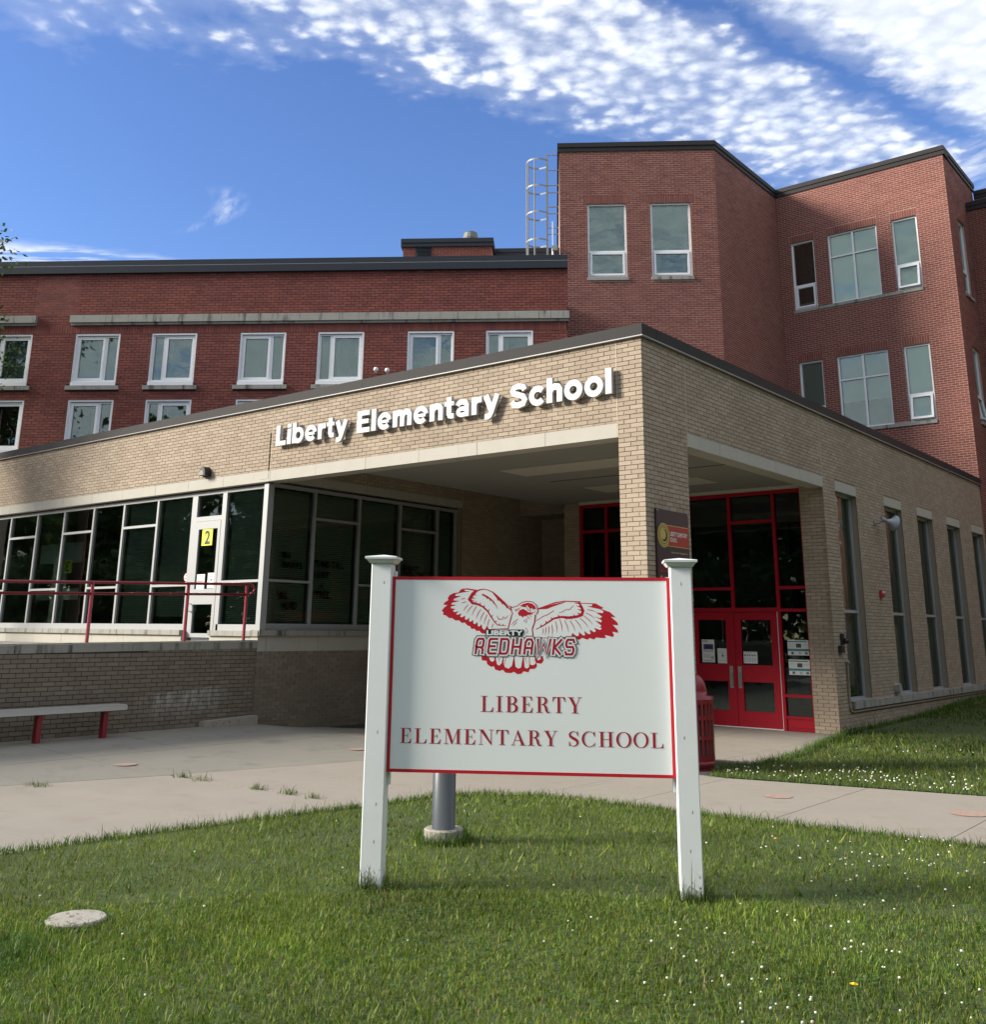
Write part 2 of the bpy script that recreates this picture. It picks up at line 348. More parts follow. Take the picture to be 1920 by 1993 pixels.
    def build(s, name, mats, parent=None, smooth=False, kind=None, label=None):
        me = bpy.data.meshes.new(name); me.from_pydata(s.v, [], s.f)
        mats = mats if isinstance(mats, (list, tuple)) else [mats]
        for m in mats: me.materials.append(m)
        if len(mats) > 1: me.polygons.foreach_set('material_index', s.m)
        if smooth: me.polygons.foreach_set('use_smooth', [True] * len(s.f))
        me.update(); o = link(bpy.data.objects.new(name, me)); WM[o.name] = Matrix.Identity(4); setp(o, parent)
        if kind: o['kind'] = kind
        if label: o['label'] = label
        return o
def q2(p, w): return (p[0], w, p[1])
def boxo(name, mat, parent, fr, *a, **k):
    m = MB(); m.box(fr, *a); return m.build(name, mat, parent, **k)
def frame_rect(mb, fr, u0, u1, z0, z1, t, w0, w1, mi=0, tb=None):
    tb = tb or t
    mb.box(fr, u0, u1, w0, w1, z0, z0 + tb, mi); mb.box(fr, u0, u1, w0, w1, z1 - t, z1, mi)
    mb.box(fr, u0, u0 + t, w0, w1, z0 + tb, z1 - t, mi); mb.box(fr, u1 - t, u1, w0, w1, z0 + tb, z1 - t, mi)

# bricks ------------------------------------------------------------------
def course_rects(u0, u1, z0, z1, L, H, j, openings=(), phase=0.0, zoff=0.0):
    out = []
    k0 = int(math.floor((z0 - zoff) / H)); k1 = int(math.ceil((z1 - zoff) / H))
    for k in range(k0, k1):
        za, zb = zoff + k * H + j / 2, zoff + (k + 1) * H - j / 2
        za, zb = max(za, z0), min(zb, z1)
        if zb - za < 0.018: continue
        iv = [(u0, u1)]
        for (a, b, c, d) in openings:
            if min(zb, d) - max(za, c) > 0.3 * (zb - za):
                nv = []
                for (p, q) in iv:
                    if b <= p or a >= q: nv.append((p, q)); continue
                    if a > p: nv.append((p, a))
                    if b < q: nv.append((b, q))
                iv = nv
        off = phase + (k % 2) * L / 2
        for (p, q) in iv:
            m = int(math.floor((p - off) / L)); x = p
            while x < q - 1e-4:
                m += 1; e = min(off + m * L + random.uniform(-0.003, 0.003), q)
                if e - x < 0.02 and e < q: continue
                a = x + (j / 2 if x > p else 0); b = e - (j / 2 if e < q else 0)
                if b - a > 0.012: out.append((a, b, za, zb))
                x = e
    return out
UNIT = None
def unit_brick(mat):
    me = bpy.data.meshes.new('brick')
    me.from_pydata([(x, y, z) for z in (-.5, .5) for (x, y) in ((-.5, 0), (.5, 0), (.5, 1), (-.5, 1))], [], [(3, 2, 6, 7), (1, 2, 6, 5), (0, 3, 7, 4), (4, 5, 6, 7), (0, 1, 2, 3)])
    me.materials.append(mat); return me
def hidden_by_sign(px, py): return 690 < px < 1395 and 1060 < py
def lay_bricks(parent, items, mat, n_single=300, depth=0.02, occl=None):
    """items: (frame, u0, u1, z0, z1). The n_single that show largest are objects of their own, the rest one part."""
    sc = []
    for i, (fr, a, b, c, d) in enumerate(items):
        P = np.array(fr.P((a + b) / 2, 0.0, (c + d) / 2)); x, y, q = pix(P)
        ok = q > 0 and 4 < x < PW - 4 and 4 < y < PH - 4 and not hidden_by_sign(x, y) and not (occl and occl(x, y, P))
        view = CAM - P; dist = np.linalg.norm(view); facing = max(0.0, float(view @ fr.n) / dist)
        sc.append(((b - a) * (d - c) * facing / dist ** 2 if ok else -1.0, i))
    sc.sort(reverse=True); single = set(i for s_, i in sc[:n_single] if s_ > 0)
    me = unit_brick(mat); mb = MB()
    for i, (fr, a, b, c, d) in enumerate(items):
        pr = random.uniform(-0.002, 0.002)
        if i in single:
            o = link(bpy.data.objects.new('brick', me))
            p = fr.P((a + b) / 2, -depth, (c + d) / 2); L, D, H = b - a, depth + pr, d - c
            o.matrix_world = Matrix(((fr.u[0] * L, fr.n[0] * D, 0, p[0]), (fr.u[1] * L, fr.n[1] * D, 0, p[1]), (0, 0, H, p[2]), (0, 0, 0, 1)))
            o.parent = parent; o.matrix_parent_inverse = WM[parent.name].inverted()
        else: mb.box(fr, a, b, -depth, pr, c, d, 0, back=False)
    if mb.f: mb.build('brick_courses', mat, parent, kind='stuff')
def mortar(mb, fr, u0, u1, z0, z1, openings=(), w=-0.009, reveal=0.14, mi=0, rmi=None):
    us = sorted(set([u0, u1] + [x for o in openings for x in o[:2] if u0 < x < u1])); zs = sorted(set([z0, z1] + [x for o in openings for x in o[2:] if z0 < x < z1]))
    for a, b in zip(us, us[1:]):
        for c, d in zip(zs, zs[1:]):
            m = ((a + b) / 2, (c + d) / 2)
            if any(o[0] < m[0] < o[1] and o[2] < m[1] < o[3] for o in openings): continue
            mb.face([fr.P(a, w, c), fr.P(b, w, c), fr.P(b, w, d), fr.P(a, w, d)], mi)
    r = mi if rmi is None else rmi
    for (a, b, c, d) in openings:
        for p, q in (((a, c), (b, c)), ((b, c), (b, d)), ((b, d), (a, d)), ((a, d), (a, c))):
            mb.face([fr.P(p[0], w, p[1]), fr.P(q[0], w, q[1]), fr.P(q[0], -reveal, q[1]), fr.P(p[0], -reveal, p[1])], r)
def stones(parent, mat, fr, cuts, w0, w1, z0, z1, gap=0.007, name='stone_block'):
    for a, b in zip(cuts, cuts[1:]):
        boxo(name, mat, parent, fr, a + gap / 2, b - gap / 2, w0, w1 + random.uniform(-.0015, .0015), z0, z1)

# text --------------------------------------------------------------------
def text_mesh(body, size=1.0, offset=0.0, extrude=0.0, shear=0.0):
    c = bpy.data.curves.new('t', 'FONT'); c.body = body; c.size = size; c.offset = offset; c.extrude = extrude; c.shear = shear; c.resolution_u = 4
    o = bpy.data.objects.new('t', c); me = bpy.data.meshes.new_from_object(o)
    v = np.array([p.co[:] for p in me.vertices]).reshape(-1, 3); f = [tuple(p.vertices) for p in me.polygons]
    bpy.data.objects.remove(o); bpy.data.curves.remove(c); bpy.data.meshes.remove(me)
    return v, f
def put_text(mb, fr, body, u0, u1, z0, z1, w, mi=0, offset=0.0, mirror=False, shear=0.0, th=0.0):
    """lettering fitted into the rectangle u0..u1, z0..z1 of a wall plane"""
    v, f = text_mesh(body, 1.0, offset, 0.5 if th else 0.0, shear)
    lo, hi = v.min(0), v.max(0); b = len(mb.v)
    for p in v:
        a = (p[0] - lo[0]) / (hi[0] - lo[0]); c = (p[1] - lo[1]) / (hi[1] - lo[1])
        if mirror: a = 1 - a
        mb.v.append(fr.P(u0 + a * (u1 - u0), w + p[2] * th, z0 + c * (z1 - z0)))
    for q in f: mb.f.append(tuple(b + i for i in q)); mb.m.append(mi)

# ================================================================== GROUND
def hgt(x, y):
    """lie of the paved and grassed ground"""
    def s(t): t = min(1.0, max(0.0, t)); return t * t * (3 - 2 * t)
    a = min(1.0, max(0.0, (-4.2 - x) / 3.3)) * (0.135 * s((1.2 - y) / 1.6) - 0.075 * s((y - 0.6) / 2.0))
    b = 0.20 * s((y - 8.0) / 9.0) * s((x + 0.2) / 0.2)
    return a + b
g = MB(); g.face([(-160, -160, -0.14), (160, -160, -0.14), (160, 160, -0.14), (-160, 160, -0.14)]); tag(g.build('ground', M_soil), kind='structure')
E_ = MB(); E_.prism([(-60, -24.0), (60, -24.0), (60, -15.0), (-60, -15.0)], -0.12, -0.10); M_asph = plain('asphalt', (0.05, 0.05, 0.05), 0.9, var=0.2)
tag(E_.build('road', M_asph), kind='structure')
# paving: an under-bed with every slab a piece of its own
pv = MB(); pv.prism([(-8.2, -12), (-1.45, -12), (-0.5, -2.75), (0.6, -2.3), (14, -2.0), (14, 3.4), (0.72, 0.2), (0.72, 1.9), (0.45, 4.5), (-0.02, 6.9), (-8.2, 9)], -0.13, lambda x, y: hgt(x, y) - 0.035)
pave = tag(pv.build('pavement', M_soil), kind='structure')
def slab(poly, mat, gap=0.006, name='slab', lift=0.0):
    c = np.mean(np.array(poly, float), axis=0); out = []
    for p in poly:
        d = c - np.array(p, float); out.append(tuple(np.array(p) + d / np.linalg.norm(d) * gap * 1.3))
    m = MB(); n = 6 if len(out) == 4 else 0
    if n:      # subdivided so that it follows the lie of the land
        P = [np.array(q, float) for q in out]; b = len(m.v)
        for i in range(n + 1):
            for k in range(n + 1):
                a, e = i / n, k / n; q = P[0] * (1 - a) * (1 - e) + P[1] * a * (1 - e) + P[2] * a * e + P[3] * (1 - a) * e
                m.v.append((q[0], q[1], hgt(*q) + lift))
        for i in range(n):
            for k in range(n): m.f.append((i * (n + 1) + k, (i + 1) * (n + 1) + k, (i + 1) * (n + 1) + k + 1, i * (n + 1) + k + 1)); m.m.append(0)
        ring = [i * (n + 1) for i in range(n + 1)] + [n * (n + 1) + k for k in range(1, n + 1)] + [i * (n + 1) + n for i in range(n - 1, -1, -1)] + [k for k in range(n - 1, 0, -1)]
        for a, e in zip(ring, ring[1:] + ring[:1]):
            pa, pe = m.v[a], m.v[e]; m.face([pa, pe, (pe[0], pe[1], pe[2] - 0.1), (pa[0], pa[1], pa[2] - 0.1)])
    else: m.prism(out, lambda x, y: hgt(x, y) - 0.1 + lift, lambda x, y: hgt(x, y) + lift)
    return m.build(name, mat, pave)
def xe(y): return -1.43 + (y + 7.6) * 0.147          # lawn side of the plaza
def xm(y): return -4.73 + (y + 5.97) * 0.26          # seam between old grey and pale concrete
ys = [-12.0, -10.2, -8.6, -7.15, -5.67, -4.30, -2.75, -1.53]
for a, b in zip(ys, ys[1:]):
    slab([(-7.92, a), (-6.0 if a > -99 else 0, a), (-6.0, b), (-7.92, b)], M_concd)
    slab([(-6.0, a), (xm(a), a), (xm(b), b), (-6.0, b)], M_concd)
yo = [-12.0, -10.2, -8.6, -7.12, -5.63, -4.13, -2.9]
for k, (a, b) in enumerate(zip(yo, yo[1:])):
    ga, gb = a + (0.022 if abs(a + 4.13) < .01 else 0), b - (0.022 if abs(b + 4.13) < .01 else 0)
    slab([(xm(a), ga), (xe(a), ga), (xe(b), gb), (xm(b), gb)], M_conc)
slab([(xm(-2.9), -2.9), (-0.6, -2.9), (-0.1, -2.42), (-0.1, -1.53), (xm(-1.53), -1.53)], M_conc)
for a, b in ((-1.53, 0.3), (0.3, 2.1), (2.1, 3.9), (3.9, 5.6), (5.6, 7.72)):
    for c, d in ((-7.92, -5.8), (-5.8, -3.6), (-3.6, -1.55), (-1.55, 0.0)):
        if a == -1.53 and c == -1.55: continue
        if b > 6.7 and c > -5.6: b2 = 6.66
        else: b2 = b
        slab([(c, a), (d, a), (d, b2), (c, b2)], M_conc if a > 0 or c > -5 else M_concd)
slab([(0.0, 1.62), (0.66, 1.66), (0.60, 3.2), (0.0, 3.2)], M_conc)
slab([(0.0, 3.2), (0.60, 3.2), (0.02, 6.5), (0.0, 6.5)], M_conc)
slab([(0.0, 0.3), (0.60, 0.3), (0.64, 1.49), (0.0, 1.49)], M_concd, lift=-0.03)
slab([(0.05, 1.50), (0.62, 1.50), (0.66, 1.66), (0.05, 1.66)], M_conc, name='kerb', lift=0.03)
slab([(-0.1, -2.42), (0.0, -2.42), (0.0, 0.3), (-0.1, 0.3)], M_conc, gap=0.0)
slab([(-1.55, -1.53), (-0.1, -1.53), (-0.1, 0.3), (-1.55, 0.3)], M_conc)
wx = [0.0, 0.9, 2.47, 4.05, 5.62, 7.2, 8.8, 10.4, 12.0, 14.0]
def yn(x): return -2.42 + 0.06 * max(0, x) if x < 4 else -2.18 + (x - 4) * 0.09
def yf(x): return 0.3 if x < 0.6 else 0.17 + (x - 0.56) * 0.23
for a, b in zip(wx, wx[1:]): slab([(a, yn(a)), (b, yn(b)), (b, yf(b)), (a, yf(a))], M_conc, gap=0.008)
# faded red dots painted on the paving
def dot(x, y, r, label):
    m = MB(); n = 26
    m.face([(x + r * random.uniform(.93, 1.0) * math.cos(2 * math.pi * k / n), y + r * random.uniform(.93, 1.0) * math.sin(2 * math.pi * k / n), hgt(x, y) + 0.005) for k in range(n)])
    m.build('painted_dot', M_dot_f, pave, label=label)
def faded():
    m, nt, b = new_mat('worn_dot_paint'); gpos = nt.nodes.new('ShaderNodeNewGeometry').outputs['Position']
    nt.links.new(mixc(nt, noise(nt, gpos, 22.0, 5, 0.7).step(0.34, 0.60), (0.37, 0.17, 0.14), (0.33, 0.275, 0.22)), b.inputs['Base Color']); b.inputs['Roughness'].default_value = 0.9
    return m
M_dot_f = faded()
dot(1.94, -0.70, 0.16, 'faded red painted dot on the walkway beside the right sign post')
dot(3.83, -0.45, 0.19, 'faded red painted dot on the walkway at the right edge')
dot(-5.2, -4.15, 0.15, 'worn red painted dot on the grey slab in front of the bench')
dot(-4.5, -0.8, 0.14, 'worn red painted dot left of the white sign')

# ================================================================== TAN ENTRANCE BUILDING
tan = thing('school_entrance_building', (-6, 8, 0), 'low tan brick entrance building with canopy corner, silver window walls and dark coping', 'building')
FL, FRI, FWW = Fr((0, 0), (1, 0), (0, -1)), Fr((0, 0), (0, 1), (1, 0)), Fr((-7.93, 0), (0, 1), (1, 0))
FE, FN, FB, FP = Fr((0, 6.58), (1, 0), (0, -1)), Fr((0, 7.73), (1, 0), (0, -1)), Fr((0, 8.6), (1, 0), (0, -1)), Fr((0, 6.75), (1, 0), (0, -1))
TH, TL, TJ = 0.0643, 0.203, 0.010
RW = [(7.125, 8.26), (9.925, 11.085), (12.19, 13.38), (14.58, 15.756), (16.907, 18.065)]
rop = [(a, b, 0.40, 4.535) for a, b in RW] + [(7.17, 18.26, 0.395, 0.535)]
items = []
def add(fr, u0, u1, z0, z1, op=(), ph=0.0):
    items.extend([(fr, *r) for r in course_rects(u0, u1, z0, z1, TL, TH, TJ, op, ph)])
add(FL, -19.4, -0.413, 4.535, 5.715); add(FL, -0.4, 0.0, -0.02, 5.715, ph=0.1)
add(FRI, 0.0, 1.25, -0.02, 5.715, ph=0.05); add(FRI, 1.262, 6.5, 4.54, 5.715); add(FRI, 6.512, 18.25, -0.06, 5.715, rop)
add(FE, -0.49, 0.0, -0.04, 4.43)
add(FWW, -0.02, 5.54, 4.535, 5.24); add(FWW, 5.552, 8.6, -0.09, 5.24); base_items = [(FWW, *r) for r in course_rects(0.0, 5.54, -0.09, 1.312, TL, 0.066, TJ)]
add(FN, -7.93, -5.6, 4.40, 5.2); add(FP, -5.98, -5.53, -0.03, 4.45); add(FB, -7.93, -5.2, -0.09, 4.4)
lay_bricks(tan, items, M_tan, 300, occl=lambda x, y, P: P[1] > 5 and P[0] < -0.6 or (P[0] < -7.5 and P[1] > -0.1))
w = MB()
mortar(w, FL, -19.4, -0.4, 4.53, 5.72); mortar(w, FL, -0.4, 0.0, -0.1, 5.72)
mortar(w, FRI, 0, 1.25, -0.1, 5.72); mortar(w, FRI, 1.25, 6.5, 4.53, 5.72)
mortar(w, FRI, 6.5, 18.25, -0.1, 5.72, [(a, b, 0.50, 4.40) for a, b in RW], reveal=0.30)
mortar(w, FE, -0.49, 0, -0.1, 4.45); mortar(w, FWW, 0, 5.54, 4.5, 5.26); mortar(w, FWW, 5.54, 8.64, -0.12, 5.26); mortar(w, FWW, 0.0, 5.54, -0.12, 1.33)
mortar(w, FN, -7.93, -5.6, 4.38, 5.26); mortar(w, FP, -5.98, -5.53, -0.1, 4.5); mortar(w, FB, -8.0, -5.2, -0.12, 4.45)
w.box(WF, -19.4, -0.02, 0.03, 0.30, 4.55, 5.70); w.box(WF, -0.30, -0.03, 0.30, 6.6, 4.55, 5.70); w.box(WF, -0.39, -0.03, 0.03, 1.24, -0.1, 4.55)
w.box(WF, -5.97, -5.56, 6.78, 8.5, -0.1, 4.5); w.box(WF, -0.47, -0.03, 6.61, 7.0, -0.1, 4.5); w.box(WF, -7.90, -5.6, 7.76, 8.58, 4.385, 5.2)
w.box(WF, -8.3, -7.965, 5.512, 5.62, 1.3, 4.6)
w.build('wall', M_mtan, tan)
for fr, u, z0, z1 in ((FL, -0.4065, 4.33, 5.715), (FL, -7.88, 4.53, 5.715), (FRI, 1.256, 4.33, 5.715), (FRI, 6.506, 4.34, 5.715), (FRI, 12.1, 4.53, 5.715), (FWW, 5.546, 4.37, 5.2), (FWW, 7.73, 4.40, 4.82)):
    boxo('joint_sealant', M_joint, tan, fr, u - 0.006, u + 0.006, -0.02, 0.004, z0, z1)
stones(tan, M_lime, FL, [-19.4, -18.8, -17.6, -16.36, -15.14, -13.93, -12.72, -11.52, -10.39, -9.27, -7.88, -6.64, -5.39, -4.17, -2.95, -1.65, -0.413], -0.30, 0.002, 4.33, 4.531)
stones(tan, M_lime, FRI, [1.262, 2.31, 3.36, 4.41, 5.45, 6.5], -0.30, 0.002, 4.34, 4.536)
for a, b in RW: stones(tan, M_lime, FRI, [a, b], -0.3, 0.004, 4.343, 4.533)
stones(tan, M_lime, FWW, [-0.01, 1.32, 2.54, 3.76, 4.98, 5.54], -0.25, 0.002, 4.38, 4.531)
stones(tan, M_limed, FRI, [7.18, 8.5, 9.75, 11.0, 12.2, 13.45, 14.7, 15.9, 17.1, 18.25], -0.28, 0.05, 0.405, 0.528)
stones(tan, M_limed, FWW, [-0.02, 1.22, 2.05, 3.75, 4.6, 5.54], -0.2, 0.05, 1.588, 1.683, name='sill_stone')
stones(tan, M_lime, FWW, [0.0, 0.2, 1.42, 2.64, 3.86, 5.08, 5.54], -0.2, -0.004, 1.318, 1.585)
stones(tan, M_limed, FL, [-19.4, -18.2, -17.2, -16.05, -14.9, -13.75, -12.4, -11.3, -10.24], -0.2, 0.03, 1.576, 1.668, name='sill_stone')
stones(tan, M_limed, FL, [-9.36, -8.6, -7.90], -0.2, 0.035, 1.576, 1.668, name='sill_stone')
stones(tan, M_lime, FL, [-19.4, -18.2, -17.0, -15.8, -14.6, -13.4, -12.2, -11.2, -10.24], -0.25, -0.02, 1.2, 1.573); stones(tan, M_lime, FL, [-9.36, -7.95], -0.25, -0.02, 1.2, 1.573)
# coping in lengths
def copings(parent, fr, cuts, tiers, mat):
    for a, b in zip(cuts, cuts[1:]):
        m = MB()
        for (w0, w1, z0, z1) in tiers: m.box(fr, a + 0.0015, b - 0.0015, w0, w1, z0, z1)
        m.build('coping', mat, parent)
copings(tan, FL, [-19.4, -15.2, -10.2, -5.5, 0.05], [(-0.36, 0.05, 5.732, 5.897)], M_cope)
copings(tan, FRI, [0.362, 4.6, 9.2, 13.8, 18.3], [(-0.36, 0.05, 5.732, 5.897)], M_cope)
dr = MB(); dr.box(FL, -19.4, 0.056, 0.0, 0.056, 5.716, 5.7305); dr.box(FRI, -0.0, 18.3, 0.012, 0.056, 5.716, 5.7305); dr.build('drip_edge', M_drip, tan)
rf = MB(); rf.prism([(-0.31, 0.31), (-0.31, 18.2), (-12, 18.2), (-19.3, 0.31)], 5.5, 5.68); rf.build('roof', M_roof, tan)
# canopy ceiling
boxo('soffit', M_soff, tan, WF, -6.3, -0.305, 0.305, 6.66, 4.45, 4.50)
boxo('soffit', M_soff, tan, WF, -6.3, -5.99, 6.663, 7.70, 4.45, 4.50)
boxo('ceiling', M_soff, tan, WF, -7.92, -6.1, 0.31, 7.72, 5.26, 5.30)
boxo('niche_ceiling', M_soff, tan, WF, -7.92, -5.99, 7.745, 8.59, 4.375, 4.384)
for a, b in ((2.04, 2.83), (4.70, 5.55)): boxo('ceiling_light', M_diff, tan, WF, -4.11, -1.62, a, b, 4.438, 4.447)
boxo('ceiling_joint', M_black, tan, WF, -4.2, -0.4, 3.69, 3.715, 4.444, 4.449)
boxo('head_trim', M_diff, tan, FP, -5.53, -0.5, 0.02, 0.09, 4.385, 4.448)
# --- red entrance doors and glazing, plane y = 6.70
FD = Fr((0, 6.70), (1, 0), (0, -1))
m = MB(); dpt = (-0.10, 0.02)
def bar(u0, u1, z0, z1, d=dpt): m.box(FD, u0, u1, d[0], d[1], z0, z1)
bar(-5.53, -0.49, 4.315, 4.38)
for a, b in ((-5.53, -5.465), (-4.885, -4.83), (-4.47, -4.41), (-3.75, -3.69), (-2.93, -2.868), (-1.108, -1.052), (-0.545, -0.49)): bar(a, b, 0.0, 4.315)
bar(-2.03, -1.97, 2.18, 4.315); bar(-1.97, -1.108, 3.775, 3.83); bar(-5.465, -4.885, 3.775, 3.83); bar(-4.83, -4.47, 3.775, 3.83)
bar(-2.868, -2.03, 2.515, 2.57); bar(-1.052, -0.545, 2.515, 2.57); bar(-2.868, -1.108, 2.105, 2.18); bar(-1.052, -0.545, 2.105, 2.16)
bar(-1.052, -0.545, 0.585, 0.635); bar(-1.052, -0.545, 0.0, 0.255, (-0.10, 0.0)); bar(-1.052, -0.545, 0.215, 0.255, (0.0, 0.016)); bar(-1.052, -0.545, 0.06, 0.075, (0.0, 0.01))
bar(-5.465, -2.93, 2.515, 2.57)
ent = m.build('entrance_frame', M_red, tan)
def panes(part, fr, cells, w0, mat, t=0.008):
    for (a, b, c, d) in cells: boxo('pane', mat, part, fr, a, b, w0 - t, w0, c, d)
panes(ent, FD, [(-5.465, -4.885, 3.83, 4.315), (-5.465, -4.885, 2.57, 3.775), (-5.465, -4.885, 0.02, 2.515), (-4.83, -4.47, 0.02, 2.515), (-4.83, -4.47, 2.57, 3.775), (-4.83, -4.47, 3.83, 4.315), (-4.41, -3.75, 2.57, 4.315), (-3.69, -2.93, 2.57, 4.315), (-4.41, -3.75, 0.02, 2.515), (-3.69, -2.93, 0.02, 2.515),
    (-2.868, -2.03, 2.57, 4.315), (-2.868, -2.03, 2.18, 2.515), (-1.97, -1.108, 3.83, 4.315), (-1.97, -1.108, 2.18, 3.775), (-1.052, -0.545, 2.57, 4.315), (-1.052, -0.545, 2.16, 2.515), (-1.052, -0.545, 0.635, 2.105), (-1.052, -0.545, 0.255, 0.585)], -0.03, M_glassd)
def door(u0, u1, g, hx):
    m = MB(); a, b = g
    for (p, q, c, d) in ((u0, a, 0.018, 2.098), (b, u1, 0.018, 2.098), (a, b, 0.018, 0.297), (a, b, 0.82, 1.13), (a, b, 1.955, 2.098)): m.box(FD, p, q, -0.05, 0.0, c, d)
    d = m.build('door', M_red, tan)
    panes(d, FD, [(a, b, 0.297, 0.82), (a, b, 1.13, 1.955)], -0.025, M_glassd)
    h = MB(); h.box(FD, hx - 0.035, hx + 0.035, 0.001, 0.008, 0.705, 1.10); h.tube([FD.P(hx, 0.01, 0.74), FD.P(hx, 0.055, 0.76), FD.P(hx, 0.055, 0.96), FD.P(hx, 0.01, 0.98)], 0.013); h.build('handle', M_galv, d)
door(-2.864, -2.012, (-2.77, -2.185), -2.105); door(-2.004, -1.118, (-1.87, -1.265), -1.93)
m = MB(); m.box(FD, -2.866, -1.112, 0.0, 0.024, 0.001, 0.016); m.box(FD, -1.117, -1.109, 0.02, 0.026, 0.016, 2.1); m.build('weather_strip', M_white, tan)
def room(name, x0, x1, y0, y1, z0, z1, wm, skip=()):
    m = MB(); P = lambda x, y, z: (x, y, z)
    m.face([P(x0, y0, z0), P(x1, y0, z0), P(x1, y1, z0), P(x0, y1, z0)], 1); m.face([P(x0, y0, z1), P(x1, y0, z1), P(x1, y1, z1), P(x0, y1, z1)], 0)
    if 'b' not in skip: m.face([P(x0, y1, z0), P(x1, y1, z0), P(x1, y1, z1), P(x0, y1, z1)])
    if 'l' not in skip: m.face([P(x0, y0, z0), P(x0, y1, z0), P(x0, y1, z1), P(x0, y0, z1)])
    if 'r' not in skip: m.face([P(x1, y0, z0), P(x1, y1, z0), P(x1, y1, z1), P(x1, y0, z1)])
    return m.build(name, [wm, M_innerfloor], tan)
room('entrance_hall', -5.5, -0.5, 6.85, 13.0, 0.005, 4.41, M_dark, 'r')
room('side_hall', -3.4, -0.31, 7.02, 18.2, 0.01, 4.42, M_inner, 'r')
# --- silver window wall on the street side, plane y = 0.12
FS = Fr((0, 0.12), (1, 0), (0, -1)); m = MB()
us = [-19.2, -17.69, -16.43, -15.23, -13.99, -12.80, -11.55, -10.34]
def sb(u0, u1, z0, z1, d=(-0.09, 0.0)): m.box(FS, u0, u1, d[0], d[1], z0, z1)
sb(-19.3, -8.09, 4.235, 4.30); sb(-19.3, -10.30, 1.668, 1.78); sb(-9.33, -8.09, 1.668, 1.78)
for u in us: sb(u - 0.03, u + 0.03, 1.78, 4.235)
sb(-10.31, -10.20, 1.53, 4.235); sb(-9.40, -9.27, 1.53, 4.235); sb(-10.20, -9.40, 3.725, 3.815); sb(-8.15, -8.09, 1.78, 4.235)
cells = []
for i, (a, b) in enumerate(zip(us, us[1:])):
    a, b = a + 0.03, b - 0.03
    if i % 2 == 1: sb(a, b, 3.715, 3.765); cells += [(a, b, 1.78, 3.715), (a, b, 3.765, 4.235)]
    else: sb(a, b, 2.495, 2.54); cells += [(a, b, 1.78, 2.495), (a, b, 2.54, 4.235)]
sb(-9.27, -8.15, 2.53, 2.575); cells += [(-9.27, -8.15, 1.78, 2.53), (-9.27, -8.15, 2.575, 4.235), (-10.20, -9.40, 3.815, 4.235)]
ww = m.build('window_wall', M_alu, tan); panes(ww, FS, cells, -0.045, M_glass)
boxo('head_gap_shade', M_black, tan, FS, -19.3, -8.0, -0.08, -0.01, 4.302, 4.40)  # black strip stands in for the shaded gap under the lintel
m = MB(); m.box(WF, -8.088, -7.965, 0.055, 0.19, 1.66, 4.302); m.build('corner_post', M_alu, tan)
m = MB()
for (a, b, c, d) in ((-10.195, -10.085, 1.535, 3.72), (-9.485, -9.405, 1.535, 3.72), (-10.085, -9.485, 1.535, 1.612), (-10.085, -9.485, 2.145, 2.43), (-10.085, -9.485, 3.57, 3.72)): m.box(FS, a, b, -0.05, 0.006, c, d)
d2 = m.build('door', M_alu, tan); panes(d2, FS, [(-10.085, -9.485, 1.612, 2.145), (-10.085, -9.485, 2.43, 3.57)], -0.025, M_glass)
h = MB(); h.tube([FS.P(-10.15, 0.0, 2.16), FS.P(-10.15, 0.06, 2.16), FS.P(-10.15, 0.06, 2.02), FS.P(-10.15, 0.0, 2.02)], 0.014); h.build('handle', M_white, d2)
# --- silver window wall under the canopy, plane x = -8.03
FV = Fr((-8.03, 0), (0, 1), (1, 0)); m = MB()
def vb(u0, u1, z0, z1, d=(-0.09, 0.0)): m.box(FV, u0, u1, d[0], d[1], z0, z1)
vs = [0.19, 1.275, 2.47, 3.66, 4.84, 5.45]
vb(0.19, 5.51, 4.265, 4.33); vb(0.19, 5.51, 1.686, 1.80); cells = []
for u in vs[1:]: vb(u - 0.03, u + 0.03, 1.80, 4.265)
for i, (a, b) in enumerate(zip(vs, vs[1:])):
    a, b = (a if i == 0 else a + 0.03), b - 0.03
    if i in (1, 3): vb(a, b, 3.74, 3.79); cells += [(a, b, 1.80, 3.74), (a, b, 3.79, 4.265)]
    elif i in (0, 2): vb(a, b, 2.54, 2.585); cells += [(a, b, 1.80, 2.54), (a, b, 2.585, 4.265)]
    else: cells.append((a, b, 1.80, 4.265))
wv2 = m.build('window_wall', M_alu, tan); panes(wv2, FV, cells, -0.045, M_glass)
# slatted blinds behind the glass
def blind(fr, u0, u1, z0, z1, w0, pitch=0.036):
    m = MB(); z = z1
    while z > z0: m.face([fr.P(u0, w0, z), fr.P(u1, w0, z), fr.P(u1, w0 - 0.022, z - 0.026), fr.P(u0, w0 - 0.022, z - 0.026)]); z -= pitch
    m.build('blind', M_slat, tan)
for a, b in zip(vs, vs[1:]): blind(FV, a + 0.05, b - 0.05, 1.82, 4.25, -0.13)
for a, b, z in ((-11.50, -10.38, 1.95), (-9.24, -8.16, 1.80), (-12.75, -11.6, 1.8)): blind(FS, a, b, z, 4.22, -0.13)
boxo('red_post', M_red, tan, FV, 0.20, 0.27, -0.115, -0.095, 1.8, 4.2); boxo('red_post', M_red, tan, WF, -17.9, -17.78, 0.9, 1.0, 1.55, 4.3); boxo('red_post', M_red, tan, WF, -16.0, -15.9, 1.1, 1.2, 1.55, 4.3)
room('ramp_hall', -19.3, -8.13, 0.30, 5.56, 1.52, 4.34, M_inner, 'r')
